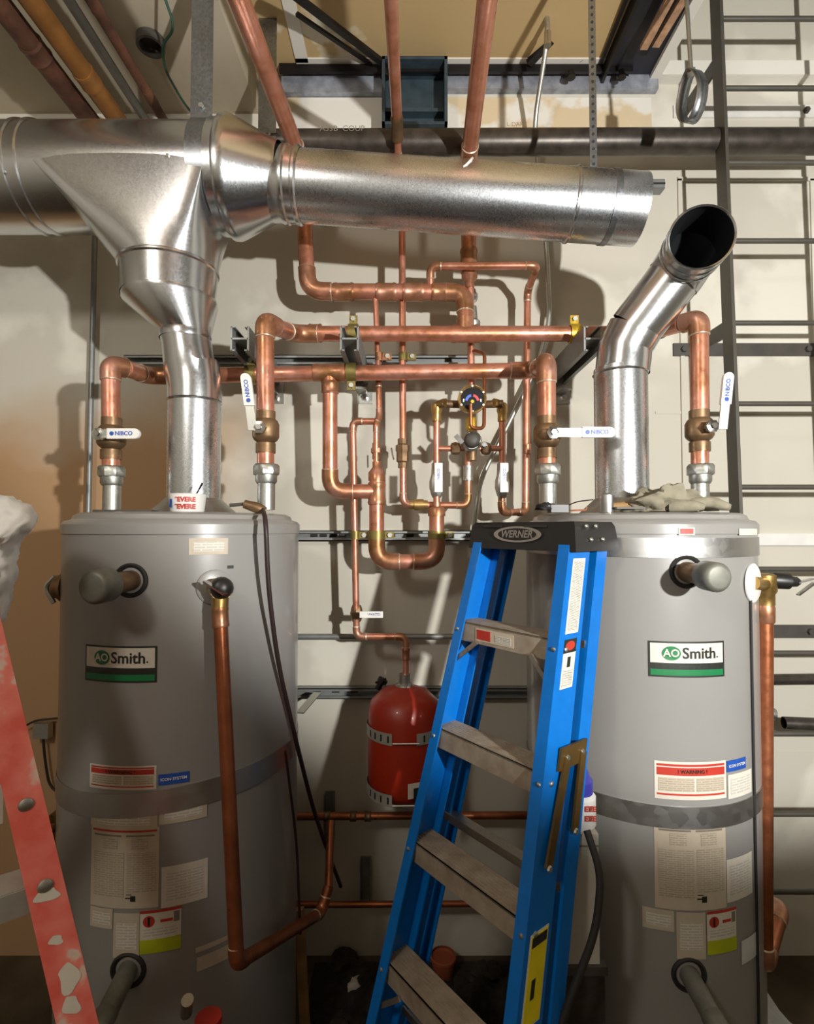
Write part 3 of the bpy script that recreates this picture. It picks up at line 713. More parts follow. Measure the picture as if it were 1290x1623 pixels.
# hangers
t = thing('hanger_strap', 'wide galvanised hanger strap wrapped around the large duct at the reducer', 'strap')
MB().lathe((dx(318), ya, za), (1, 0, 0), [(0, .162), (.062, .162), (.062, .1595), (0, .1595), (0, .162)], 48, False).build('wrap', 'strap', t)
MB().obox(V((dx(331), ya-.10, (za+.125+ZC)/2)), (1, 0, 0), (0, 1, 0), (0, 0, 1), .066, .0025, ZC-za-.125).build('band', 'strap', t)
MB().lathe((dx(331), ya-.102, za+.16), dn, [(0, .009), (.006, .008)], 6).build('bolt', 'zinc', t)
t = thing('hanger_strap', 'grey galvanised strap hanging behind the left ceiling copper pipe', 'strap')
x = (418-645)/440; MB().span((x-.033, F/440, H+1.30), (x+.033, F/440+.0025, ZC)).build('band', 'strap', t)
for z in (1.45, 1.62, 1.75): MB().lathe((x+.01, F/440, H+z), dn, [(0, .006), (.005, .005)], 6).build('screw', 'zinc', t)
t = thing('perforated_strap', 'narrow perforated strap holding up the open end of the long duct', 'strap')
q = (964-434)/(1012-434)*LD; cc_ = d0+ax*q
MB().lathe(cc_-ax*.009, ax, [(0, .1085), (.018, .1085), (.018, .106), (0, .106), (0, .1085)], 48, False).build('wrap', 'strap', t)
zz0, zz1 = P(949, 278, 530).z, ZC; x = (947-645)/530
MB().span((x-.011, F/530, zz0), (x+.011, F/530+.002, zz1)).build('band', 'strap', t)
for k in range(34):
    z = zz0+.012+k*.0235
    if z < zz1: MB().lathe((x, F/530-.0005, z), dn, [(0, .0045), (.0006, .0045)], 8).build('hole', 'rubber', t)
t = thing('loop_hanger', 'steel loop hanger on a threaded rod hanging before the wall ladder', 'hanger')
c = P(1096, 152, 500); lp = []
for k in range(33):
    a = -math.pi/2+2*math.pi*k/32; rx = .050*(1.0-.30*max(0, math.sin(a))); lp.append(c+V((-.206*math.cos(a)*rx, .976*math.cos(a)*rx, math.sin(a)*.085)))
m_ = MB(); wdir = V((.976, .206, 0)).normalized(); base = []
for p in lp: base += [p-wdir*.02, p+wdir*.02]
tt = MB(); tt.add(base, [(2*k, 2*k+1, 2*k+3, 2*k+2) for k in range(32)])
lo = tt.build('loop', 'strap', t); md = lo.modifiers.new('thick', 'SOLIDIFY'); md.thickness = .003
MB().tube([c+V((0, 0, .075)), V((P(1078, -10, 500).x, c.y, ZC+.3))], .0065, 10).build('rod', 'zinc', t)
MB().lathe(c+V((0, 0, .072)), (0, 0, 1), [(0, .014), (.014, .014)], 6).build('nut', 'zinc', t)

# ------------------------------------------------------------------ water heaters
def cyl_hit(px, py, C, r):
    d = ray(px, py); a = d.x**2+d.y**2; bq = -2*(d.x*C[0]+d.y*C[1]); cq = C[0]**2+C[1]**2-r*r
    D = bq*bq-4*a*cq
    tt = (-bq-math.sqrt(max(D, 0)))/(2*a); p = V((0, 0, H))+d*tt
    return math.atan2(p.y-C[1], p.x-C[0]), p.z
def on_cyl(C, r, a, z): return V((C[0]+r*math.cos(a), C[1]+r*math.sin(a), z))
class Heater:
    def __init__(s, label, C, r=.34):
        s.C, s.r = C, r; s.t = thing('water_heater', label, 'water heater', 'water heaters'); c = (C[0], C[1], 0)
        MB().lathe(c, (0, 0, 1), [(.05, r-.01), (.06, r), (1.688, r), (1.69, r-.004)], 96).build('body', 'heater_paint', s.t)
        MB().lathe(c, (0, 0, 1), [(1.684, r-.002), (1.686, r+.004), (1.712, r+.004), (1.722, r-.004), (1.726, r-.02), (1.728, .318), (1.738, .314), (1.745, .30)], 96).build('lid', 'heater_lid', s.t)
        for k in range(4):
            a = math.pi/4+k*math.pi/2; MB().lathe((C[0]+.26*math.cos(a), C[1]+.26*math.sin(a), 0), (0, 0, 1), [(0, .03), (.05, .03)], 12).build('foot', 'black_steel', s.t)
    def patch(s, x0, y0, x1, y1, mat, name='sticker', off=.0012, parent=None, label=None, rect=None):
        if rect: a0, a1, z1, z0 = rect
        else:
            xm, ym = (x0+x1)/2, (y0+y1)/2
            a0 = cyl_hit(x0, ym, s.C, s.r)[0]; a1 = cyl_hit(x1, ym, s.C, s.r)[0]
            z1 = cyl_hit(xm, y0, s.C, s.r)[1]; z0 = cyl_hit(xm, y1, s.C, s.r)[1]
        n = max(3, int(abs(a1-a0)/.05)+1); mb = MB(); uv = []; R = s.r+off
        for k in range(n+1):
            a = a0+(a1-a0)*k/n
            for z in (z0, z1): mb.v.append(tuple(on_cyl(s.C, R, a, z))); uv.append(((a-a0)*R, z-z0))
        for k in range(n): mb.f.append((2*k, 2*k+2, 2*k+3, 2*k+1))
        o = mb.build(name, mat, parent or s.t, None, label); uv_plane(o, uv)
        o['rect'] = [a0, a1, z1, z0]; return o
    def sub(s, o, u0, v0, u1, v1, mat, name='print', off=.0022):
        """u,v in 0..1 of the sticker, v from the top"""
        a0, a1, z1, z0 = o['rect']
        return s.patch(0, 0, 0, 0, mat, name, off, o, None, (a0+(a1-a0)*u0, a0+(a1-a0)*u1, z1+(z0-z1)*v0, z1+(z0-z1)*v1))
    def text(s, o, body, size, u, v, mat, bold=0, off=.003):
        a0, a1, z1, z0 = o['rect']; ac = a0+(a1-a0)*u; zc = z1+(z0-z1)*v; R = s.r+off
        vs_, fs = text_mesh(body, size, bold); mb = MB()
        mb.add([on_cyl(s.C, R, ac+x/R, zc+y) for x, y, z in vs_], fs); return mb.build('lettering', mat, o, None)
    def disc(s, o, u, v, rx, rz, mat, off=.0026, name='emblem'):
        a0, a1, z1, z0 = o['rect']; ac = a0+(a1-a0)*u; zc = z1+(z0-z1)*v; R = s.r+off; mb = MB()
        mb.add([on_cyl(s.C, R, ac+rx*math.cos(2*math.pi*k/28)/R, zc+rz*math.sin(2*math.pi*k/28)) for k in range(28)], [tuple(range(28))]); return mb.build(name, mat, o, None)
    def strap(s, z, wd, mat='steel_band', tilt=0, label=None, off=.003):
        R = s.r+off; n = 96; mb = MB()
        for k in range(n):
            a = 2*math.pi*k/n; dz = tilt*math.cos(a)
            for rr, zz in ((R-.002, -wd/2), (R, -wd/2), (R, wd/2), (R-.002, wd/2)): mb.v.append(tuple(on_cyl(s.C, rr, a, z+zz+dz)))
        for k in range(n):
            for j in range(4): mb.f.append((4*k+j, 4*((k+1) % n)+j, 4*((k+1) % n)+(j+1) % 4, 4*k+(j+1) % 4))
        return mb.build('strap', mat, s.t, 30, label)
    def port(s, px, py, L, rn=.026, rc=.036, cap='dull_zinc', pipe='bronze', lean=(0, -1, 0)):
        a, z = cyl_hit(px, py, s.C, s.r); p = on_cyl(s.C, s.r, a, z); d = V(lean).normalized(); nrm = V((math.cos(a), math.sin(a), 0))
        MB().lathe(p-nrm*.006, nrm, [(0, .044), (.008, .044), (.012, .040), (.009, .034), (.002, .03), (-.0, .012)], 28, False).build('grommet', 'rubber', s.t)
        MB().tube([p-d*.03, p+d*(L-.04)], rn, 20).build('nipple', pipe, s.t)
        MB().lathe(p+d*(L-.06), d, [(0, rc-.004), (.006, rc), (.05, rc), (.058, rc-.006), (.06, rc-.012)], 24).build('cap', cap, s.t)
def brand(h, x0, y0, x1, y1):
    o = h.patch(x0, y0, x1, y1, 'dark_print', 'nameplate', .0012, None, 'black-edged white nameplate with green stripe')
    h.sub(o, .025, .05, .975, .60, 'paper', 'white_field', .0018); h.sub(o, .025, .78, .975, .95, 'green_print', 'green_stripe', .0018)
    a0, a1, _, _ = o['rect']; W = abs(a1-a0)*h.r
    h.disc(o, .28, .33, W*.118, W*.092, 'green_print'); h.text(o, 'AO', W*.135, .28, .33, 'paper', W*.003, .0034)
    h.text(o, 'Smith', W*.20, .64, .335, 'dark_print', W*.0035); h.text(o, '.', W*.18, .885, .335, 'dark_print')
def warn(h, x0, y0, x1, y1):
    o = h.patch(x0, y0, x1, y1, 'paper', 'warning_label', .0012)
    h.sub(o, .03, .06, .97, .12, 'red_print'); h.sub(o, .03, .15, .97, .36, 'red_print', 'red_banner'); h.sub(o, .05, .42, .52, .78, 'print_tan', 'fine_print'); h.sub(o, .55, .42, .96, .78, 'print_tan', 'fine_print')
    h.text(o, '! WARNING !', .013, .5, .255, 'dark_print', .0003); h.sub(o, .03, .84, .97, .89, 'red_print')
def mainlab(h, x0, y0, x1, y1, top=True):
    o = h.patch(x0, y0, x1, y1, 'paper_tan', 'instruction_label', .0012)
    h.sub(o, .03, .03, .97, .055, 'red_print'); h.sub(o, .06, .09, .48, .11, 'print_grey'); h.sub(o, .55, .09, .94, .11, 'print_grey')
    h.sub(o, .2, .13, .42, .27, 'print_tan', 'fine_print'); h.sub(o, .62, .13, .85, .27, 'print_tan', 'fine_print')
    h.sub(o, .05, .31, .52, .86, 'print_tan', 'fine_print'); h.sub(o, .56, .31, .96, .80, 'print_tan', 'fine_print'); h.sub(o, .56, .82, .64, .83, 'dark_print', 'pictogram'); h.sub(o, .62, .84, .69, .91, 'dark_print', 'pictogram'); h.sub(o, .55, .86, .63, .875, 'dark_print', 'pictogram')
    return o
def whitelab(h, x0, y0, x1, y1):
    o = h.patch(x0, y0, x1, y1, 'paper', 'rating_label', .0016); h.sub(o, .10, .15, .9, .85, 'print_white', 'fine_print', .0022); return o
def greenlab(h, x0, y0, x1, y1):
    o = h.patch(x0, y0, x1, y1, 'paper', 'hazard_label', .0018); h.sub(o, 0, 0, 1, .07, 'red_print', 'red_edge', .0024); h.sub(o, 0, .68, 1, 1, 'lime_print', 'lime_field', .0024)
    h.disc(o, .22, .26, .014, .014, 'red_print', .0026, 'pictogram'); h.sub(o, .19, .16, .25, .36, 'dark_print', 'pictogram', .003); h.sub(o, .5, .24, .8, .31, 'red_print', 'pictogram'); h.sub(o, .82, .1, .96, .34, 'print_grey', 'pictogram'); h.sub(o, .08, .42, .92, .62, 'print_white', 'fine_print', .0024)
def smalllab(h, x0, y0, x1, y1):
    o = h.patch(x0, y0, x1, y1, 'paper_tan', 'small_label', .0016); h.sub(o, .12, .22, .9, .8, 'print_white', 'fine_print', .0022); return o
def blue(h, x0, y0, x1, y1):
    o = h.patch(x0, y0, x1, y1, 'blue_print', 'blue_tag', .0016); h.text(o, 'ICON SYSTEM', .010, .5, .5, 'white_paint', .0002)
HL = Heater('grey water heater on the left, under the wye duct', (-.69, 1.70))
HR = Heater('grey water heater on the right, behind the blue ladder', (.735, 1.745))
brand(HL, 136, 1024, 249, 1082); warn(HL, 143, 1214, 248, 1252); blue(HL, 251, 1225, 300, 1242)
mainlab(HL, 145, 1312, 252, 1440); q = smalllab(HL, 145, 1288, 250, 1313); smalllab(HL, 252, 1268, 328, 1302); whitelab(HL, 256, 1368, 329, 1432); greenlab(HL, 222, 1440, 287, 1508)
smalllab(HL, 180, 1447, 221, 1518); smalllab(HL, 144, 1438, 179, 1470); HL.patch(310, 1492, 364, 1500, 'paper_tan', 'tape'); HL.patch(312, 1508, 362, 1530, 'paper_tan', 'tape')
smalllab(HL, 299, 853, 361, 879); HL.patch(360, 896, 370, 901, 'dark_print', 'scuff')
HL.strap(H-.69, .060, tilt=.022, label='steel strap around the middle')
HL.port(207, 920, .14, rc=.040, lean=(-.12, -1, -.02)); HL.port(203, 1538, .15, rn=.024, rc=.026, pipe='dull_zinc', lean=(0, -1, -.22))
brand(HR, 1027, 1017, 1147, 1074); warn(HR, 1037, 1208, 1150, 1268); blue(HR, 1151, 1203, 1181, 1221); whitelab(HR, 1153, 1224, 1190, 1262)
mainlab(HR, 1037, 1303, 1150, 1443); whitelab(HR, 1151, 1357, 1191, 1425); smalllab(HR, 1018, 1440, 1068, 1473); smalllab(HR, 1072, 1446, 1118, 1520); greenlab(HR, 1120, 1441, 1166, 1510)
HR.patch(1174, 1484, 1199, 1522, 'foil', 'foil_tape', .002); o = HR.patch(1074, 836, 1099, 848, 'paper', 'small_label', .006); HR.sub(o, .1, .15, .9, .85, 'red_print', 'print', .007)
HR.patch(1168, 838, 1196, 848, 'paper', 'small_label', .006)
HR.strap(H-.050, .052, label='wide steel strap under the lid'); HR.strap(H-.745, .056, label='steel strap around the middle')
HR.port(1088, 906, .135, rc=.036, lean=(.06, -1, -.03)); HR.port(1092, 1545, .15, rn=.024, rc=.026, pipe='dull_zinc', lean=(.05, -1, -.22))
# side fittings of the left heater
a, z = cyl_hit(100, 930, HL.C, HL.r)
p = on_cyl(HL.C, HL.r, a+0.35-math.pi*0, H-.17)
p = P(97, 930, 548)
MB().lathe(p+V((.02, 0, .0)), (-1, 0, 0), [(0, .045), (.01, .045), (.014, .034), (.03, .034), (.034, .03)], 16).build('side_port', 'bronze', HL.t)
MB().tube(fillet([p+V((-.012, -.01, .03)), p+V((-.04, -.012, 0)), p+V((-.012, -.012, -.045))], .02), .007, 8).build('side_ring', 'zinc', HL.t)
MB().span(P(78, 1292, 545), P(104, 1342, 548)+V((0, .08, 0))).build('gas_control', 'brown_steel', HL.t)
MB().lathe(P(84, 1312, 552), dn, [(0, .013), (.02, .011)], 12).build('control_knob', 'gas_pipe', HL.t)
MB().tube([P(295, 1606, 650), P(297, 1585, 660)], .014, 12).build('drain_stem', 'zinc', HL.t)
MB().lathe(P(330, 1612, 660), (0, 0, -1), [(0, .03), (.014, .032), (.018, .02)], 14).build('drain_handle', 'red_print', HL.t)
# slim seam strip down the right heater
a, _ = cyl_hit(1192, 1200, HR.C, HR.r)
MB().span(on_cyl(HR.C, HR.r+.004, a, .2)-V((.003, .003, 0)), on_cyl(HR.C, HR.r+.004, a, 1.58)+V((.002, .002, 0))).build('seam_strip', 'rubber', HR.t)

# relief valves and discharge pipes
t = thing('relief_valve', 'black-topped relief valve on the front of the left heater', 'valve', 'relief valves')
a, z = cyl_hit(340, 930, HL.C, HL.r); p = on_cyl(HL.C, HL.r, a, z); nv = V((math.cos(a), math.sin(a), 0))
MB().lathe(p, nv, [(0, .046), (.004, .046), (.006, .042)], 28).build('escutcheon', 'heater_lid', t)
vb = MB().lathe(p, nv, [(0, .022), (.04, .024), (.045, .028), (.075, .028)], 16).build('valve_body', 'brass', t)
q = p+nv*.062
MB().lathe(q+V((0, .012, .0)), V((.25, -.9, .15)), [(0, .029), (.03, .028), (.045, .022), (.052, .012)], 16).build('bonnet', 'black_plastic', t)
MB().bar(q+V((-.028, -.03, .022)), q+V((.03, -.05, -.008)), .016, .005).build('test_lever', 'chrome', t)
MB().tube([q+V((0, 0, -.01)), q+V((0, -.004, -.05))], .021, 16).build('outlet', 'brass', t)
t = thing('discharge_pipe', 'copper discharge pipe running down the front of the left heater', 'pipe')
top = q+V((0, -.004, -.045)); bot = P(375, 1527, 655)
MB().tube([top, bot+V((0, 0, .012))], .0175, 18).build('pipe', 'copper_old', t)
sleeve(t, top, top.lerp(bot, .06), .0205)
run(t, [bot+(top-bot).normalized()*.05, bot, P(508, 1447, 480), P(521, 1404, 472)], .0165, 'copper_old', 'copper_old', R=.03)
MB().tube([P(521, 1404, 472), P(524, 1300, 450)], .0135, 14).build('pipe', 'copper_old', t)
t = thing('relief_valve', 'brass relief valve with black cap on the right side of the right heater', 'valve', 'relief valves')
a, z = cyl_hit(1192, 924, HR.C, HR.r); p = on_cyl(HR.C, HR.r, a, z)
MB().lathe(p, (math.cos(a), math.sin(a), 0), [(0, .054), (.004, .054), (.008, .048)], 28).build('escutcheon', 'white_plastic', t)
MB().tube([p, P(1214, 926, 550)], .02, 14).build('inlet', 'brass', t)
c = P(1212, 925, 550)
MB().lathe(c+V((0, 0, .025)), (0, 0, -1), [(-.004, .02), (0, .03), (.045, .031), (.055, .025), (.085, .025)], 18).build('valve_body', 'brass', t)
MB().lathe(c+V((.015, 0, .01)), (1, -.1, -.06), [(0, .02), (.012, .024), (.05, .023), (.052, .016), (.072, .014), (.08, .008)], 16).build('bonnet', 'black_plastic', t)
MB().bar(c+V((.085, -.012, .004)), c+V((.125, -.018, .016)), .018, .004).bar(c+V((.128, -.018, .004)), c+V((.08, -.02, -.03)), .014, .004).build('test_lever', 'chrome', t)
t = thing('discharge_pipe', 'thick copper discharge pipe beside the right heater', 'pipe')
top = P(1212, 957, 550); bot = P(1211, 1532, 556)
MB().lathe(top, (0, 0, -1), [(0, .023), (.01, .026), (.05, .025), (.055, .022)], 18).build('adapter', 'copper_fit', t)
run(t, [top+V((0, 0, -.03)), bot, P(1238, 1440, 505), P(1200, 1425, 470)], .0215, 'copper_old', 'copper_fit', R=.035)

# ------------------------------------------------------------------ clutter on the heaters
t = thing('plastic_tub', 'small white tub with red lettering on the left heater', 'tub')
c = P(297, 812, 548); c.z = H+.046
MB().lathe(c, (0, 0, 1), [(0, .043), (.004, .046), (.048, .051), (.052, .0525), (.054, .05), (.05, .048)], 32).build('tub', 'white_plastic', t)
def tubtext(body, size, zz, mat, a0=-math.pi/2+.25):
    vs_, fs = text_mesh(body, size, .0008); mb = MB()
    mb.add([V((c.x+.0515*math.cos(a0+x/.05), c.y+.0515*math.sin(a0+x/.05), c.z+zz+y)) for x, y, z in vs_], fs); mb.build('lettering', mat, t, None)
tubtext('*EVERE', .018, .036, 'red_print'); tubtext('*EVERE', .018, .016, 'red_print')
mb = MB(); mb.add([V((c.x+.0515*math.cos(a_), c.y+.0515*math.sin(a_), c.z+z_)) for a_, z_ in ((-2.35, .014), (-2.1, .014), (-2.1, .038), (-2.35, .038))], [(0, 1, 2, 3)]); mb.build('print', 'blue_print', t, None)
o = MB().tube([c+V((.02, 0, .045)), c+V((.046, -.01, .085))], .003, 8).build('brush_handle', 'black_plastic'); tag(o, 'thin black brush handle sticking out of the white tub', 'brush')
t = thing('gas_cock', 'small brass valve with a steel lever lying on the left heater lid', 'tool')
c2 = P(404, 806, 560); c2.z = H+.062
MB().tube([c2+V((-.03, 0, .008)), c2+V((.01, 0, -.004)), c2+V((.03, .005, -.012))], [.012, .016, .01], 12).build('body', 'bronze', t)
MB().tube([c2+V((-.03, 0, .008)), c2+V((-.07, -.005, .004))], .005, 8).build('lever', 'dark_plate', t)
o = MB().obox(P(205, 812, 540).xy.to_3d()+V((0, 0, H+.05)), V((1, .1, 0)).normalized(), V((-.1, 1, 0)).normalized(), (0, 0, 1), .16, .10, .008).build('folded_paper', 'dark_plate'); tag(o, 'dark folded booklet lying on the left heater beside the riser', 'booklet')
t = thing('electric_cord', 'dark cord hanging from the lid down the right side of the left heater', 'cord')
MB().tube(fillet([P(416, 806, 556), P(421, 822, 600), P(425, 930, 590), P(440, 1050, 560), P(468, 1170, 520), P(498, 1290, 470), P(540, 1405, 425)], .2), .0065, 10).build('cord', 'cord', t)
MB().tube(fillet([P(452, 1190, 545), P(470, 1330, 520), P(476, 1480, 500)], .1), .004, 8).build('thin_cord', 'cord', t)
# right heater top
def blob(name, c, sx, sy, sz, mat, parent=None, seed=0, rough=.25, n=20, m=12, flat=True):
    from mathutils import noise as N
    mb = MB(); c = V(c)
    for j in range(m+1):
        ph = -math.pi/2+math.pi*j/m
        for k in range(n):
            a = 2*math.pi*k/n; d = V((math.cos(ph)*math.cos(a), math.cos(ph)*math.sin(a), math.sin(ph)))
            f = 1+rough*N.noise(d*1.9+V((seed*3.1, seed, 0)))+rough*.6*N.noise(d*4.3+V((0, seed*2.7, 1)))
            z = d.z*sz*f
            if flat and z < -sz*.35: z = -sz*.35
            mb.v.append(tuple(c+V((d.x*sx*f, d.y*sy*f, z))))
    for j in range(m):
        for k in range(n): mb.f.append((j*n+k, j*n+(k+1) % n, (j+1)*n+(k+1) % n, (j+1)*n+k))
    return mb.build(name, mat, parent, 60)
zl = H+.046
t = thing('work_glove', 'crumpled grey-beige work glove on the right heater lid', 'glove')
gx, gy = P(1060, 800, 560).x, P(1060, 800, 560).y
blob('palm', (gx-.01, gy, zl+.02), .082, .055, .050, 'cloth', t, 3, .55, 36, 20)
blob('cuff', (gx-.07, gy+.02, zl+.014), .05, .045, .036, 'cloth', t, 8, .5, 28, 16)
for k, (dx_, dy_, L_) in enumerate(((.05, -.03, .10), (.06, -.005, .12), (.055, .02, .115), (.04, .042, .095))):
    a_ = V((gx+dx_*.6, gy+dy_, zl+.02)); MB().tube(fillet([a_, a_+V((L_*.6, dy_*.3, .010-.004*k)), a_+V((L_*1.05, dy_*.5-.01, -.006))], .03), [.016]+[.0155]*8+[.010], 10).build('finger', 'cloth', t)
MB().tube([V((gx-.02, gy-.045, zl+.018)), V((gx+.03, gy-.075, zl+.016)), V((gx+.055, gy-.08, zl+.013))], [.018, .016, .009], 10).build('thumb', 'cloth', t)
t = thing('metal_can', 'small steel cylinder standing on the right heater by the vent pipe', 'can')
c = P(962, 806, 555); c.z = zl; MB().lathe(c, (0, 0, 1), [(0, .019), (.004, .020), (.05, .020), (.052, .018)], 20).build('can', 'steel_band', t); MB().lathe(c+V((0, 0, .052)), (0, 0, 1), [(0, .016), (.004, .012)], 16).build('top', 'zinc', t)
t = thing('black_clip', 'black box-shaped clip with wire ends on the right heater lid', 'clip')
c = P(884, 806, 545); c.z = zl+.012; MB().box(c, (.05, .045, .022)).build('clip', 'black_plastic', t); MB().tube(fillet([c+V((.02, 0, .005)), c+V((.05, -.01, .020)), c+V((.10, -.01, .026))], .02), .002, 6).build('wire', 'cord', t); MB().tube([c+V((.03, -.02, -.006)), c+V((.075, -.02, -.004)), c+V((.078, -.02, .004))], .003, 6).build('wire', 'copper', t)
blob('tape', c+V((-.035, 0, .002)), .03, .025, .016, 'black_plastic', t, 5, .3)
t = thing('flat_trowel', 'dark flat tool half under the glove on the right heater', 'tool')
c = P(1000, 803, 560); c.z = zl+.012; MB().box(c, (.10, .05, .006)).build('blade', 'dark_plate', t); MB().tube([c+V((-.06, .01, .004)), c+V((.02, .01, .012))], .011, 10).build('handle', 'wood', t)

# ------------------------------------------------------------------ expansion tank
t = thing('expansion_tank', 'red expansion tank strapped to the wall behind the ladder', 'tank')
c = P(641, 1262, 434); r_ = .131; c0 = V((c.x, F/434, c.z)); hh = P(641, 1086, 434).z-c.z
MB().lathe(c0, (0, 0, 1), [(0, .03), (.004, .07), (.02, .105), (.05, .127), (.08, r_), (hh-.10, r_), (hh-.055, .122), (hh-.02, .085), (hh, .03), (hh+.004, .01)], 48).build('shell', 'red_tank', t)
MB().lathe(c0+V((0, 0, hh-.01)), (0, 0, 1), [(0, .035), (.015, .032), (.02, .022), (.05, .022), (.05, .018)], 12).build('fitting', 'zinc', t)
def perf(zc, lab):
    mb = MB(); R = r_+.004
    b2 = MB(); n = 40; a0, a1 = math.radians(-72), math.radians(252)
    for k in range(n+1):
        a_ = a0+(a1-a0)*k/n
        for zz in (-.02, .02): b2.v.append(tuple(c0+V((R*math.cos(a_), R*math.sin(a_), zc+zz))))
    for k in range(n): b2.f.append((2*k, 2*k+2, 2*k+3, 2*k+1))
    o = b2.build('strap', 'galv_matte', t, 40)
    for d_ in (-150, -138, -126, -114, -60, -46):
        a_ = math.radians(d_ if d_ < -100 else d_); pp = c0+V(((R+.001)*math.cos(a_), (R+.001)*math.sin(a_), zc)); tt_ = V((-math.sin(a_), math.cos(a_), 0))
        if d_ < -100 or True: MB().obox(pp, tt_, (0, 0, 1), V((math.cos(a_), math.sin(a_), 0)), .006, .022, .001).build('slot', 'rubber', o)
    MB().tube([c0+V((-.04, -R-.006, zc-.008)), c0+V((.05, -R-.004, zc-.008))], .003, 6).build('bolt', 'zinc', o)
perf(hh*.63, ''); perf(.045, '')
q = c0+V((.045, -r_-.002, .085)); panel(q, (1, .35, 0), (0, 0, 1), .07, .05, 'paper', t, 'sticker'); panel(q+V((.012, -.002, -.012)), (1, .35, 0), (0, 0, 1), .055, .045, 'dark_print', t, 'sticker')
MB().bar(c0+V((.0, .12, hh*.63)), V((c0.x, WY, c0.z+hh*.63)), .03, .02).bar(c0+V((.0, .1, .06)), V((c0.x, WY, c0.z+.06)), .03, .02).build('wall_bracket', 'strut', t)
t = thing('black_valve_stub', 'small black valve stub on the strut left of the red tank', 'valve')
MB().lathe(P(598, 1092, 405), (.5, 0, .8), [(0, .012), (.03, .012), (.03, .02), (.045, .02)], 8).build('body', 'black_steel', t); MB().bar(P(595, 1082, 405), P(612, 1076, 405), .012, .006).build('lever', 'black_steel', t)

# ------------------------------------------------------------------ blue stepladder (folded, leaning on the right heater)
t = thing('blue_stepladder', 'blue fibreglass stepladder folded and leaning in front of the right heater', 'ladder')
ang = math.radians(52); U = V((math.cos(ang), -math.sin(ang), 0)); W_ = V((math.sin(ang), math.cos(ang), 0)); K = V((0, 0, 1))
NL = V((.207, 1.574, 0)); NR = V((.405, 1.318, 0)); ztop = H+.012
CU = (NR-NL).normalized(); U = CU; W_ = V((-CU.y, CU.x, 0))
sa_, sb_ = .27, .05
def LP(side, tdrop, dv=0.0):
    base = NL if side < 0 else NR
    p = base - W_*(sa_*tdrop) + U*(side*sb_*tdrop) + W_*dv; return V((p.x, p.y, ztop-tdrop))
TB = ztop-.005
def rail(side, dv, depth, fl, nm, t0=.0, t1=TB, th=.005):
    """C channel, web outside, flanges pointing inwards"""
    a, b_ = LP(side, t0, dv), LP(side, t1, dv)
    s_ = -side
    prof = [(0, 0), (s_*fl, 0), (s_*fl, th), (s_*th, th), (s_*th, depth-th), (s_*fl, depth-th), (s_*fl, depth), (0, depth)]
    m_ = MB(); m_.sweep(a, b_, prof, U, W_); return m_.build(nm, 'blue_frp', t, 30)
RD = .088
for sd in (-1, 1):
    rail(sd, 0, RD, .032, 'front_rail'); rail(sd, RD+.032, .046, .026, 'rear_rail', .03, TB-.02)
    for dv in (0, RD+.032):
        p = LP(sd, TB-.02, dv+.03); MB().obox(p+U*(-sd*.012)+K*-.0, U, W_, K, .045, .06 if dv else .095, .035).build('foot', 'rubber', t)
# cap
zc0, zc1 = ztop-.068, ztop+.006
e0 = NL-U*.012-W_*.006; e1 = NR+U*.012-W_*.006; dep = .172
def ringz(z, g, g2=0): return [V((q.x, q.y, z)) for q in (e0-U*g-W_*g, e1+U*g-W_*g, e1+U*g+W_*(dep+g), e0-U*g+W_*(dep+g))]
MB().loft([ringz(zc0, .010), ringz(zc1-.012, .002), ringz(zc1, -.004)]).build('top_cap', 'black_plastic', t, 30)
fc = (e0+e1)/2-W_*.0095; fc = V((fc.x, fc.y, (zc0+zc1)/2+.004)); up = (V((0, 0, 1))*.99+W_*.09).normalized(); nrm = -W_
def ell(cn, rx, rz, mat, off, nm):
    mb = MB(); mb.add([cn+nrm*off+U*rx*math.cos(2*math.pi*k/36)+up*rz*math.sin(2*math.pi*k/36) for k in range(36)], [tuple(range(36))]); mb.build(nm, mat, t, None)
ell(fc+U*.0, .082, .0215, 'aluminium', .0012, 'emblem'); ell(fc, .066, .0165, 'black_plastic', .0020, 'emblem')
flat_text('WERNER', .027, fc+nrm*.0030, U, up, 'aluminium', t, bold=.0006, shear=.18)
for du, dz in ((-.09, .022), (.06, .022)): MB().obox(fc+U*du+up*dz*1.0+nrm*.0008, U, up, nrm, .07, .006, .001).build('slot', 'rubber', t)
ec = e1+U*.0085
for dv, dz in ((.035, -.012), (.075, -.012), (.055, -.045), (.105, -.045)):
    MB().lathe(V((ec.x, ec.y, zc1+dz))+W_*dv, U, [(0, .0062), (.003, .0055), (.005, .003)], 10).build('rivet', 'zinc', t)
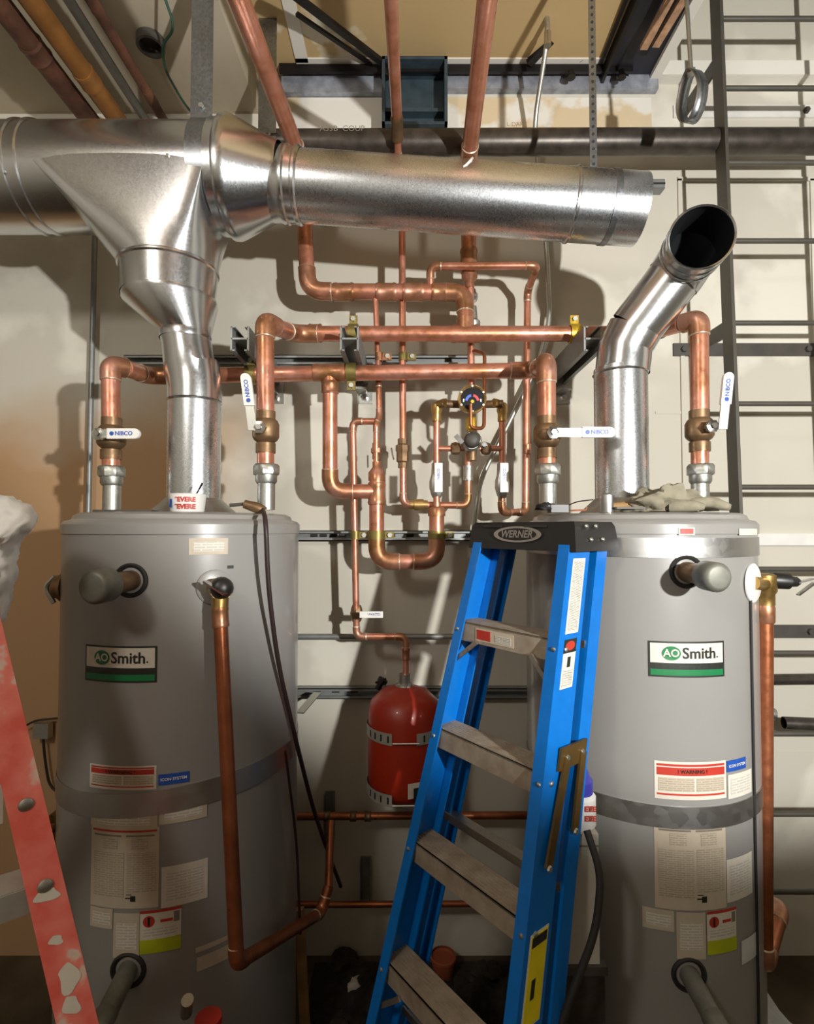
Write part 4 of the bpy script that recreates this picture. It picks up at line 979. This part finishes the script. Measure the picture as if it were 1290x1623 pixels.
# steps
steps = [.275, .56, .845, 1.13, 1.415]
for k, td in enumerate(steps):
    a, b_ = LP(-1, td, .006)+U*.004, LP(1, td, .006)-U*.004
    d = (b_-a).normalized(); L = (b_-a).length; c = (a+b_)/2
    m_ = MB(); dpt = .078
    m_.obox(c+W_*(dpt/2)-K*.002, d, W_, K, L, dpt, .004)
    m_.obox(c-K*.026+W_*.002, d, W_, K, L, .004, .052).obox(c-K*.020+W_*(dpt-.002), d, W_, K, L, .004, .04)
    for j in range(8): m_.obox(c+W_*(.006+j*.0095)+K*.001, d, W_, K, L, .004, .003)
    sp = m_.build('step', 'tread', t, None)
    for sd in (-1, 1):
        p = LP(sd, td+.02, 0.0)
        MB().lathe(p+U*(-sd*.012)+W_*.0005, -W_, [(0, .006), (.003, .0055), (.0045, .003)], 8).build('rivet', 'zinc', t)
        MB().lathe(LP(sd, td+.022, .03)-U*(0 if sd > 0 else 0), U*sd, [(0, .0065), (.003, .006), (.005, .003)], 8).build('rivet', 'zinc', t)
    if k in (0, 3):
        for sd in (-1, 1):
            p = LP(sd, td+.115, .012)-U*sd*.006; q = LP(sd, td+.047, .012)-U*sd*.085
            MB().bar(p, q, .012, .006, W_).build('brace', 'aluminium', t)
    if k == 0:
        panel(c-K*.026-W_*.0008-d*.035, d, K, .135, .034, 'paper_tan', sp, 'sticker'); panel(c-K*.026-W_*.0016-d*.072, d, K, .05, .026, 'red_print', sp, 'sticker'); panel(c-K*.028-W_*.0016-d*.003, d, K, .055, .018, 'print_grey_panel', sp, 'sticker')
# rear cross bars
for td in (.30, .82, 1.30):
    a, b_ = LP(-1, td, RD+.045)+U*.008, LP(1, td, RD+.045)-U*.008; MB().bar(a, b_, .03, .022, K).build('rear_bar', 'aluminium', t)
# folded spreader on the right side
s0 = LP(1, .535, .080)+U*.006; 
MB().obox(s0+W_*.012, U, W_, (K+W_*.25).normalized(), .006, .10, .05).build('spreader_hinge', 'brown_steel', t)
for dv0, td1, dv1 in ((-.012, .745, -.012), (.048, .70, .075)):
    a = s0+W_*dv0+U*.004; b_ = LP(1, td1, .05+dv1+.0)+U*.010; MB().bar(a, b_, .022, .006, U).build('spreader_bar', 'brown_steel', t)
    MB().lathe(b_+U*.003, U, [(0, .008), (.004, .006)], 8).build('rivet', 'zinc', t)
for dv0 in (-.012, .045): MB().lathe(s0+W_*dv0+U*.004, U, [(0, .007), (.004, .005)], 8).build('rivet', 'zinc', t)
# stickers on the right web
def webstick(t0, t1, dv, wd, mat, nm='sticker', off=.0006, label=None):
    a, b_ = LP(1, t0, dv), LP(1, t1, dv); return panel((a+b_)/2+U*off, W_, (a-b_).normalized(), wd, (a-b_).length, mat, t, nm, .0008, label)
webstick(.085, .262, .046, .050, 'paper'); webstick(.092, .255, .046, .040, 'print_grey_panel', off=.0013)
webstick(.275, .306, .046, .048, 'dark_print'); 
p = LP(1, .29, .046)+U*.0012; mb = MB(); upw = (LP(1, .2, 0)-LP(1, .4, 0)).normalized()
mb.add([p+W_*.018*math.cos(2*math.pi*k/24)+upw*.011*math.sin(2*math.pi*k/24) for k in range(24)], [tuple(range(24))]); mb.build('sticker', 'red_print', t, None)
webstick(.306, .385, .046, .048, 'paper'); webstick(.345, .38, .046, .038, 'print_grey_panel', off=.0013); webstick(.315, .338, .046, .012, 'dark_print', 'pictogram', .0013)
webstick(.865, 1.035, .046, .060, 'paper', off=.0004); webstick(.869, 1.031, .046, .053, 'yellow_print', off=.0012); webstick(.872, .890, .046, .048, 'dark_print', off=.0019); webstick(.95, .985, .040, .012, 'dark_print', 'pictogram', .0019)

# ------------------------------------------------------------------ red stepladder close to the camera
t = thing('red_stepladder', 'worn red stepladder with paint spots in the near left corner', 'ladder')
r0, r1 = P(-22, 885, 800), P(186, 1745, 905); dirr = (r1-r0).normalized()
UR = V((-.78, -.62, 0)).normalized(); WR = V((-.62, .78, 0)).normalized()
f = (0-r1.z)/(dirr.z); r1 = r1+dirr*f
def RP(side, q, dv=0):   # q metres below the top along z
    p = r0+dirr*(q/-dirr.z)
    if side: p = p+UR*(.36+.10*q)+V((-.46*q, 0, 0))*0
    return p+WR*dv
hgt = r0.z-.004
for side in (0, 1):
    s_ = 1 if side == 0 else -1
    fl, dp, th = .056, .085, .006
    prof = [(0, 0), (s_*fl, 0), (s_*fl, th), (s_*th, th), (s_*th, dp-th), (s_*fl, dp-th), (s_*fl, dp), (0, dp)]
    MB().sweep(RP(side, .06), RP(side, hgt), prof, UR, WR).build('front_rail', 'red_frp_spots', t, 30)
    prof = [(0, .10), (s_*.04, .10), (s_*.04, .105), (s_*.006, .105), (s_*.006, .15), (0, .15)]
    MB().sweep(RP(side, .06), RP(side, hgt), prof, UR, WR).build('rear_rail', 'red_frp', t, 30)
MB().obox((RP(0, .06)+RP(1, .06))/2+UR*.05+WR*.07-V((0, 0, .02)), UR, WR, K, .40, .18, .05).build('top_cap', 'red_frp', t)
def qpy(py):
    best = min((abs(py-(811.5-F*((V((0, 0, 0))+RP(0, q_*.002)-V((0, 0, H))).dot(V((0, -SP, CP))))/((RP(0, q_*.002)-V((0, 0, H))).dot(V((0, CP, SP)))))), q_*.002) for q_ in range(0, 700))
    return best[1]
qs = qpy(1393)
for q in (qs-.30, qs, qs+.30, qs+.60):
    a, b_ = RP(0, q, .012)+UR*.006, RP(1, q, .012)-UR*.006; d = (b_-a).normalized(); c = (a+b_)/2; L = (b_-a).length
    m_ = MB(); m_.obox(c+WR*.035, d, WR, K, L, .07, .004).obox(c-K*.022, d, WR, K, L, .004, .044); m_.build('step', 'galv_matte', t, None)
for q in (qpy(1268), qs, qs+.30): MB().lathe(RP(0, q)+UR*.028, -WR, [(0, .0125), (.003, .012), (.006, .007)], 14).build('rivet', 'zinc', t)
panel(RP(0, qpy(1268), .03)+UR*.085, UR, K, .05, .07, 'paper', t, 'sticker')
for (py, du, r1_, r2_) in ((1538, .026, .015, .024), (1578, .03, .012, .016), (1478, .03, .010, .008), (1408, .028, .018, .012)):
    p = RP(0, qpy(py))+UR*du-WR*.0008
    mb = MB(); mb.add([p+UR*r1_*(1+.25*math.sin(3*a_+py))*math.cos(a_)+dirr*r2_*(1+.2*math.cos(2*a_+py))*math.sin(a_) for a_ in [2*math.pi*k/20 for k in range(20)]], [tuple(range(20))]); mb.build('paint_splotch', 'paper', t, None, 'pale paint splotch')
# white crumpled plastic on the red ladder
t = thing('white_plastic_sheet', 'crumpled white plastic sheet hanging at the left edge above the red ladder', 'plastic sheet')
mb = MB(); from mathutils import noise as NZ
outl = [(-150, 772), (-60, 775), (0, 783), (28, 789), (50, 800), (64, 816), (56, 834), (36, 850), (27, 876), (28, 908), (18, 945), (8, 985), (-8, 1010), (-80, 1012), (-150, 1000)]
def inside(k, f, z):
    px, py = outl[k]; cx, cy = -60, 890
    return P(cx+(px-cx)*f, cy+(py-cy)*f, 760+z)
no = len(outl); ringsA = []
for f, bul in ((1.0, 0), (.93, 26), (.75, 44), (.5, 52), (.25, 58), (.05, 60)):
    ringsA.append([inside(k, f, bul+14*NZ.noise(V((k*.9, f*6, 0)))) for k in range(no)])
back = [[inside(k, f, -70) for k in range(no)] for f in (.05, .6, .97)]
mb.loft(back+ringsA); mb.build('sheet', 'bag', t, 60)
mod = t.children[0].modifiers.new('sub', 'SUBSURF'); mod.levels = 2; mod.render_levels = 2
tx = bpy.data.textures.new('crumple', 'CLOUDS'); tx.noise_scale = .022
dm = t.children[0].modifiers.new('crumple', 'DISPLACE'); dm.texture = tx; dm.strength = .024; dm.mid_level = .5; dm.texture_coords = 'GLOBAL'

# ------------------------------------------------------------------ fixed wall ladder
t = thing('wall_ladder', 'dark fixed steel wall ladder at the right edge', 'ladder')
SL = 438.0
zb0, zt0 = P(1180, 1500, SL).z, H+2.6
def LX(z): return (1180-645)/SL - (z-H)*.030*(1 if z > H-.3 else 0)
def lad_pt(z): return V((LX(z), F/SL, z))
pa, pb = V(((1182-645)/SL, F/SL, 0.0)), V(((1182-645)/SL-.085, F/SL, H+2.6))
MB().bar(pa, pb, .062, .012, (1, .0, 0)).build('side_rail', 'ladder_steel', t)
MB().bar(pa+V((.46, 0, 0)), pb+V((.46, 0, 0)), .062, .012, (1, 0, 0)).build('side_rail', 'ladder_steel', t)
for py in (-90, 30, 140, 258, 382, 512, 640, 772, 902, 1035, 1163, 1290, 1413):
    z = P(1240, py, SL).z; xx = pa.x+(pb.x-pa.x)*(z/(H+2.6))
    MB().tube([(xx, F/SL, z), (xx+.46, F/SL, z)], .0095, 12).build('rung', 'ladder_steel', t)
for py0, py1 in ((100, 172), (520, 552), (975, 1002)):
    z = P(1160, py1, 392).z; xx = pa.x+(pb.x-pa.x)*(z/(H+2.6))
    MB().span((xx-.004, F/SL-.02, z-.03), (xx+.004, WY, z+.03)).build('standoff', 'ladder_steel', t)
    x_l = P(1066, py1, 388).x
    MB().span((x_l, WY-.010, z-.026), (x_l+.95, WY, z+.026)).build('wall_plate', 'white_paint' if py1 < 300 else 'dark_plate', t)
    for q in (.02, .53): MB().lathe((x_l+q+.02, WY-.010, z), dn, [(0, .014), (.012, .012)], 6).build('bolt', 'dark_plate', t)
t = thing('open_pipe', 'dark open-ended pipe stub lying level behind the discharge pipe at right', 'pipe')
a, b_ = P(1242, 1146, 425), P(1400, 1146, 425); MB().lathe(a, (1, -.12, 0), [(0, .023), (.5, .023)], 18, False).lathe(a, (1, -.12, 0), [(0, .02), (.5, .02)], 18, False).lathe(a, (1, -.12, 0), [(0, .02), (0, .023)], 18, False).build('pipe', 'black_pipe', t)
MB().lathe(a+V((-.055, .03, .03)), (1, 0, -.2), [(0, .022), (.04, .022)], 12).build('coupling', 'zinc', t)
o = MB().tube([P(1150, 1078, 392), P(1500, 1074, 392)], .022, 14).build('wall_pipe', 'black_pipe'); tag(o, 'dark level pipe on the wall behind the right discharge pipe', 'pipe')

# ------------------------------------------------------------------ left wall cord and plug
t = thing('plug_adapter', 'silver plug adapter with dark cord on the wall left of the left heater', 'plug')
MB().box(P(68, 1157, 394), (.06, .03, .06)).build('plug', 'zinc', t)
MB().tube(fillet([P(38, 1152, 394), P(55, 1142, 394), P(95, 1138, 394)], .03), .004, 8).build('cord', 'cord', t)
MB().tube(fillet([P(68, 1168, 394), P(72, 1210, 394), P(78, 1245, 394), P(100, 1262, 394)], .04), .005, 8).build('cord', 'cord', t)

# ------------------------------------------------------------------ things on the floor
t = thing('tall_box', 'tall pale grey carton standing between the blue ladder and the right heater', 'box')
c = P(922, 1430, 640); zt_ = P(915, 1322, 650).z; zb2 = P(915, 1528, 650).z
MB().span((c.x-.045, F/650, zb2), (c.x+.035, F/650+.11, zt_)).build('carton', 'grey_box', t, None)
MB().span((c.x-.045, F/650-.001, zt_-.03), (c.x+.035, F/650, zt_-.026)).build('seam', 'print_grey', t, None)
t = thing('dark_crate', 'dark crate under the pale carton beside the blue ladder', 'crate')
MB().span((c.x-.055, F/650-.005, 0), (c.x+.045, F/650+.13, zb2-.02)).build('crate', 'debris', t, None)
MB().span((c.x-.06, F/650-.01, zb2-.02), (c.x+.05, F/650+.135, zb2)).build('lid', 'dark_plate', t, None)
t = thing('blue_capped_bottle', 'white bottle with blue cap and red lettering on the tall carton', 'bottle')
c = V((c.x+.002, F/650+.05, zt_))
MB().lathe(c, (0, 0, 1), [(0, .04), (.004, .043), (.07, .043), (.078, .036), (.08, .03)], 28).build('bottle', 'white_plastic', t)
MB().lathe(c+V((0, 0, .078)), (0, 0, 1), [(0, .036), (.03, .036), (.036, .03), (.05, .026), (.06, .02)], 24).build('cap', 'violet_plastic', t)
for zz in (.055, .032): flat_text('ETE', .017, c+V((.016, -.0445, zz)), (1, 0, 0), (0, 0, 1), 'red_print', t, bold=.001)
t = thing('strap_buckle', 'blue tape and silver buckle on the right heater strap beside the ladder', 'buckle')
p = P(942, 1258, 530); MB().obox(p, (.94, -.34, 0), (0, 0, 1), (.34, .94, 0), .055, .05, .01).build('tape', 'violet_plastic', t); MB().lathe(p+V((.004, -.01, -.005)), (.2, -1, 0), [(0, .014), (.01, .012)], 10).build('bolt', 'chrome', t)
o = MB().tube(fillet([P(930, 1316, 664), P(953, 1385, 690), P(945, 1475, 700), P(908, 1570, 710), P(880, 1650, 715), V((.22, 1.3, .012))], .12), .0085, 10).build('black_hose', 'rubber'); tag(o, 'black hose curving down beside the blue ladder and the right heater', 'hose')
rs = random.Random(4)
for k, (px, py, s_, sz, mt, nm, lab, cat) in enumerate((
    (545, 1500, 400, .06, 'debris', 'debris_lump', 'dark lump of debris on the floor left of the blue ladder', 'debris'),
    (560, 1512, 420, .05, 'grey_box', 'crumpled_wrapper', 'pale crumpled wrapper on the floor left of the blue ladder', 'wrapper'),
    (530, 1560, 470, .07, 'debris', 'debris_lump', 'larger dark debris lump nearest the left heater', 'debris'),
    (770, 1500, 410, .06, 'debris', 'debris_lump', 'dark debris lump seen between the ladder steps', 'debris'),
    (720, 1520, 440, .05, 'red_print', 'red_rag', 'dark red rag on the floor behind the ladder', 'rag'))):
    p = P(px, py, s_); p.z = sz*.36*.7; o = blob(nm, p, sz, sz*.8, sz*.7, mt, None, k+2, .5); tag(o, lab, cat)
t = thing('clay_pot', 'small clay-coloured cup on the floor behind the ladder', 'cup')
p = P(702, 1480, 410); p.z = 0; MB().lathe(p, (0, 0, 1), [(0, .03), (.004, .032), (.08, .045), (.085, .045), (.08, .04)], 20).build('cup', 'clay', t); MB().lathe(p, (0, 0, 1), [(.078, .045), (.082, .049), (.092, .049), (.094, .044)], 20, False).build('rim', 'clay', t)
o = MB().bar(V((P(486, 1500, 470).x, F/470, 0)), P(474, 1440, 470), .02, .03).build('wooden_stick', 'wood'); tag(o, 'upright wooden batten between the left heater and the discharge pipe', 'batten')
mb = MB(); nx_, ny_ = 60, 40
for j in range(ny_+1):
    for k in range(nx_+1):
        x = -.36+1.0*k/nx_; y = 1.45+.70*j/ny_; e = min(1, 5*min(k/nx_, 1-k/nx_), 4*min(j/ny_, 1-j/ny_)+.1)
        mb.v.append((x, y, .002+max(0, .085*e*(.55+.9*NZ.noise(V((x*9, y*9, 0)))+.5*NZ.noise(V((x*24, y*24, 3)))))))
for j in range(ny_):
    for k in range(nx_): a = j*(nx_+1)+k; mb.f.append((a, a+1, a+nx_+2, a+nx_+1))
o = mb.build('dirt_mound', 'dirt', None, 40); tag(o, 'dark dirt and rubble heaped on the floor between the heaters', 'dirt'); o['kind'] = 'stuff'
# plastic sheet on the floor bottom right
mb = MB(); nn = 14; p00 = V((.78, 1.12, 0)); 
for j in range(nn+1):
    for k in range(nn+1):
        x = 1.11+.20*k/nn+.05*NZ.noise(V((j*.4, 0, 2))); y = 1.50+.58*j/nn+.05*NZ.noise(V((k*.4, 3, 0))); z = .30*max(0, 1-abs((x-1.2)/.10))*(1) + .02+.02*NZ.noise(V((x*14, y*14, 0)))
        mb.v.append((x, y, max(.004, z*.12+.01)))
for j in range(nn):
    for k in range(nn): a = j*(nn+1)+k; mb.f.append((a, a+1, a+nn+2, a+nn+1))
o = mb.build('foil_sheet', 'foil', None, 60); tag(o, 'shiny white plastic sheet on the floor right of the right heater', 'plastic sheet')

# ------------------------------------------------------------------ settle every root at the base of its parts
for rt in ROOTS:
    pts = []
    def rec(o):
        for ch in o.children:
            if ch.type == 'MESH': pts.extend(v.co for v in ch.data.vertices)
            rec(ch)
    rec(rt)
    if not pts: continue
    lo_ = [min(p[i] for p in pts) for i in range(3)]; hi_ = [max(p[i] for p in pts) for i in range(3)]
    loc = V(((lo_[0]+hi_[0])/2, (lo_[1]+hi_[1])/2, lo_[2])); rt.location = loc
    for ch in rt.children: ch.matrix_parent_inverse = Matrix.Translation(-loc)
for o in bpy.data.objects:
    if 'rect' in o: del o['rect']
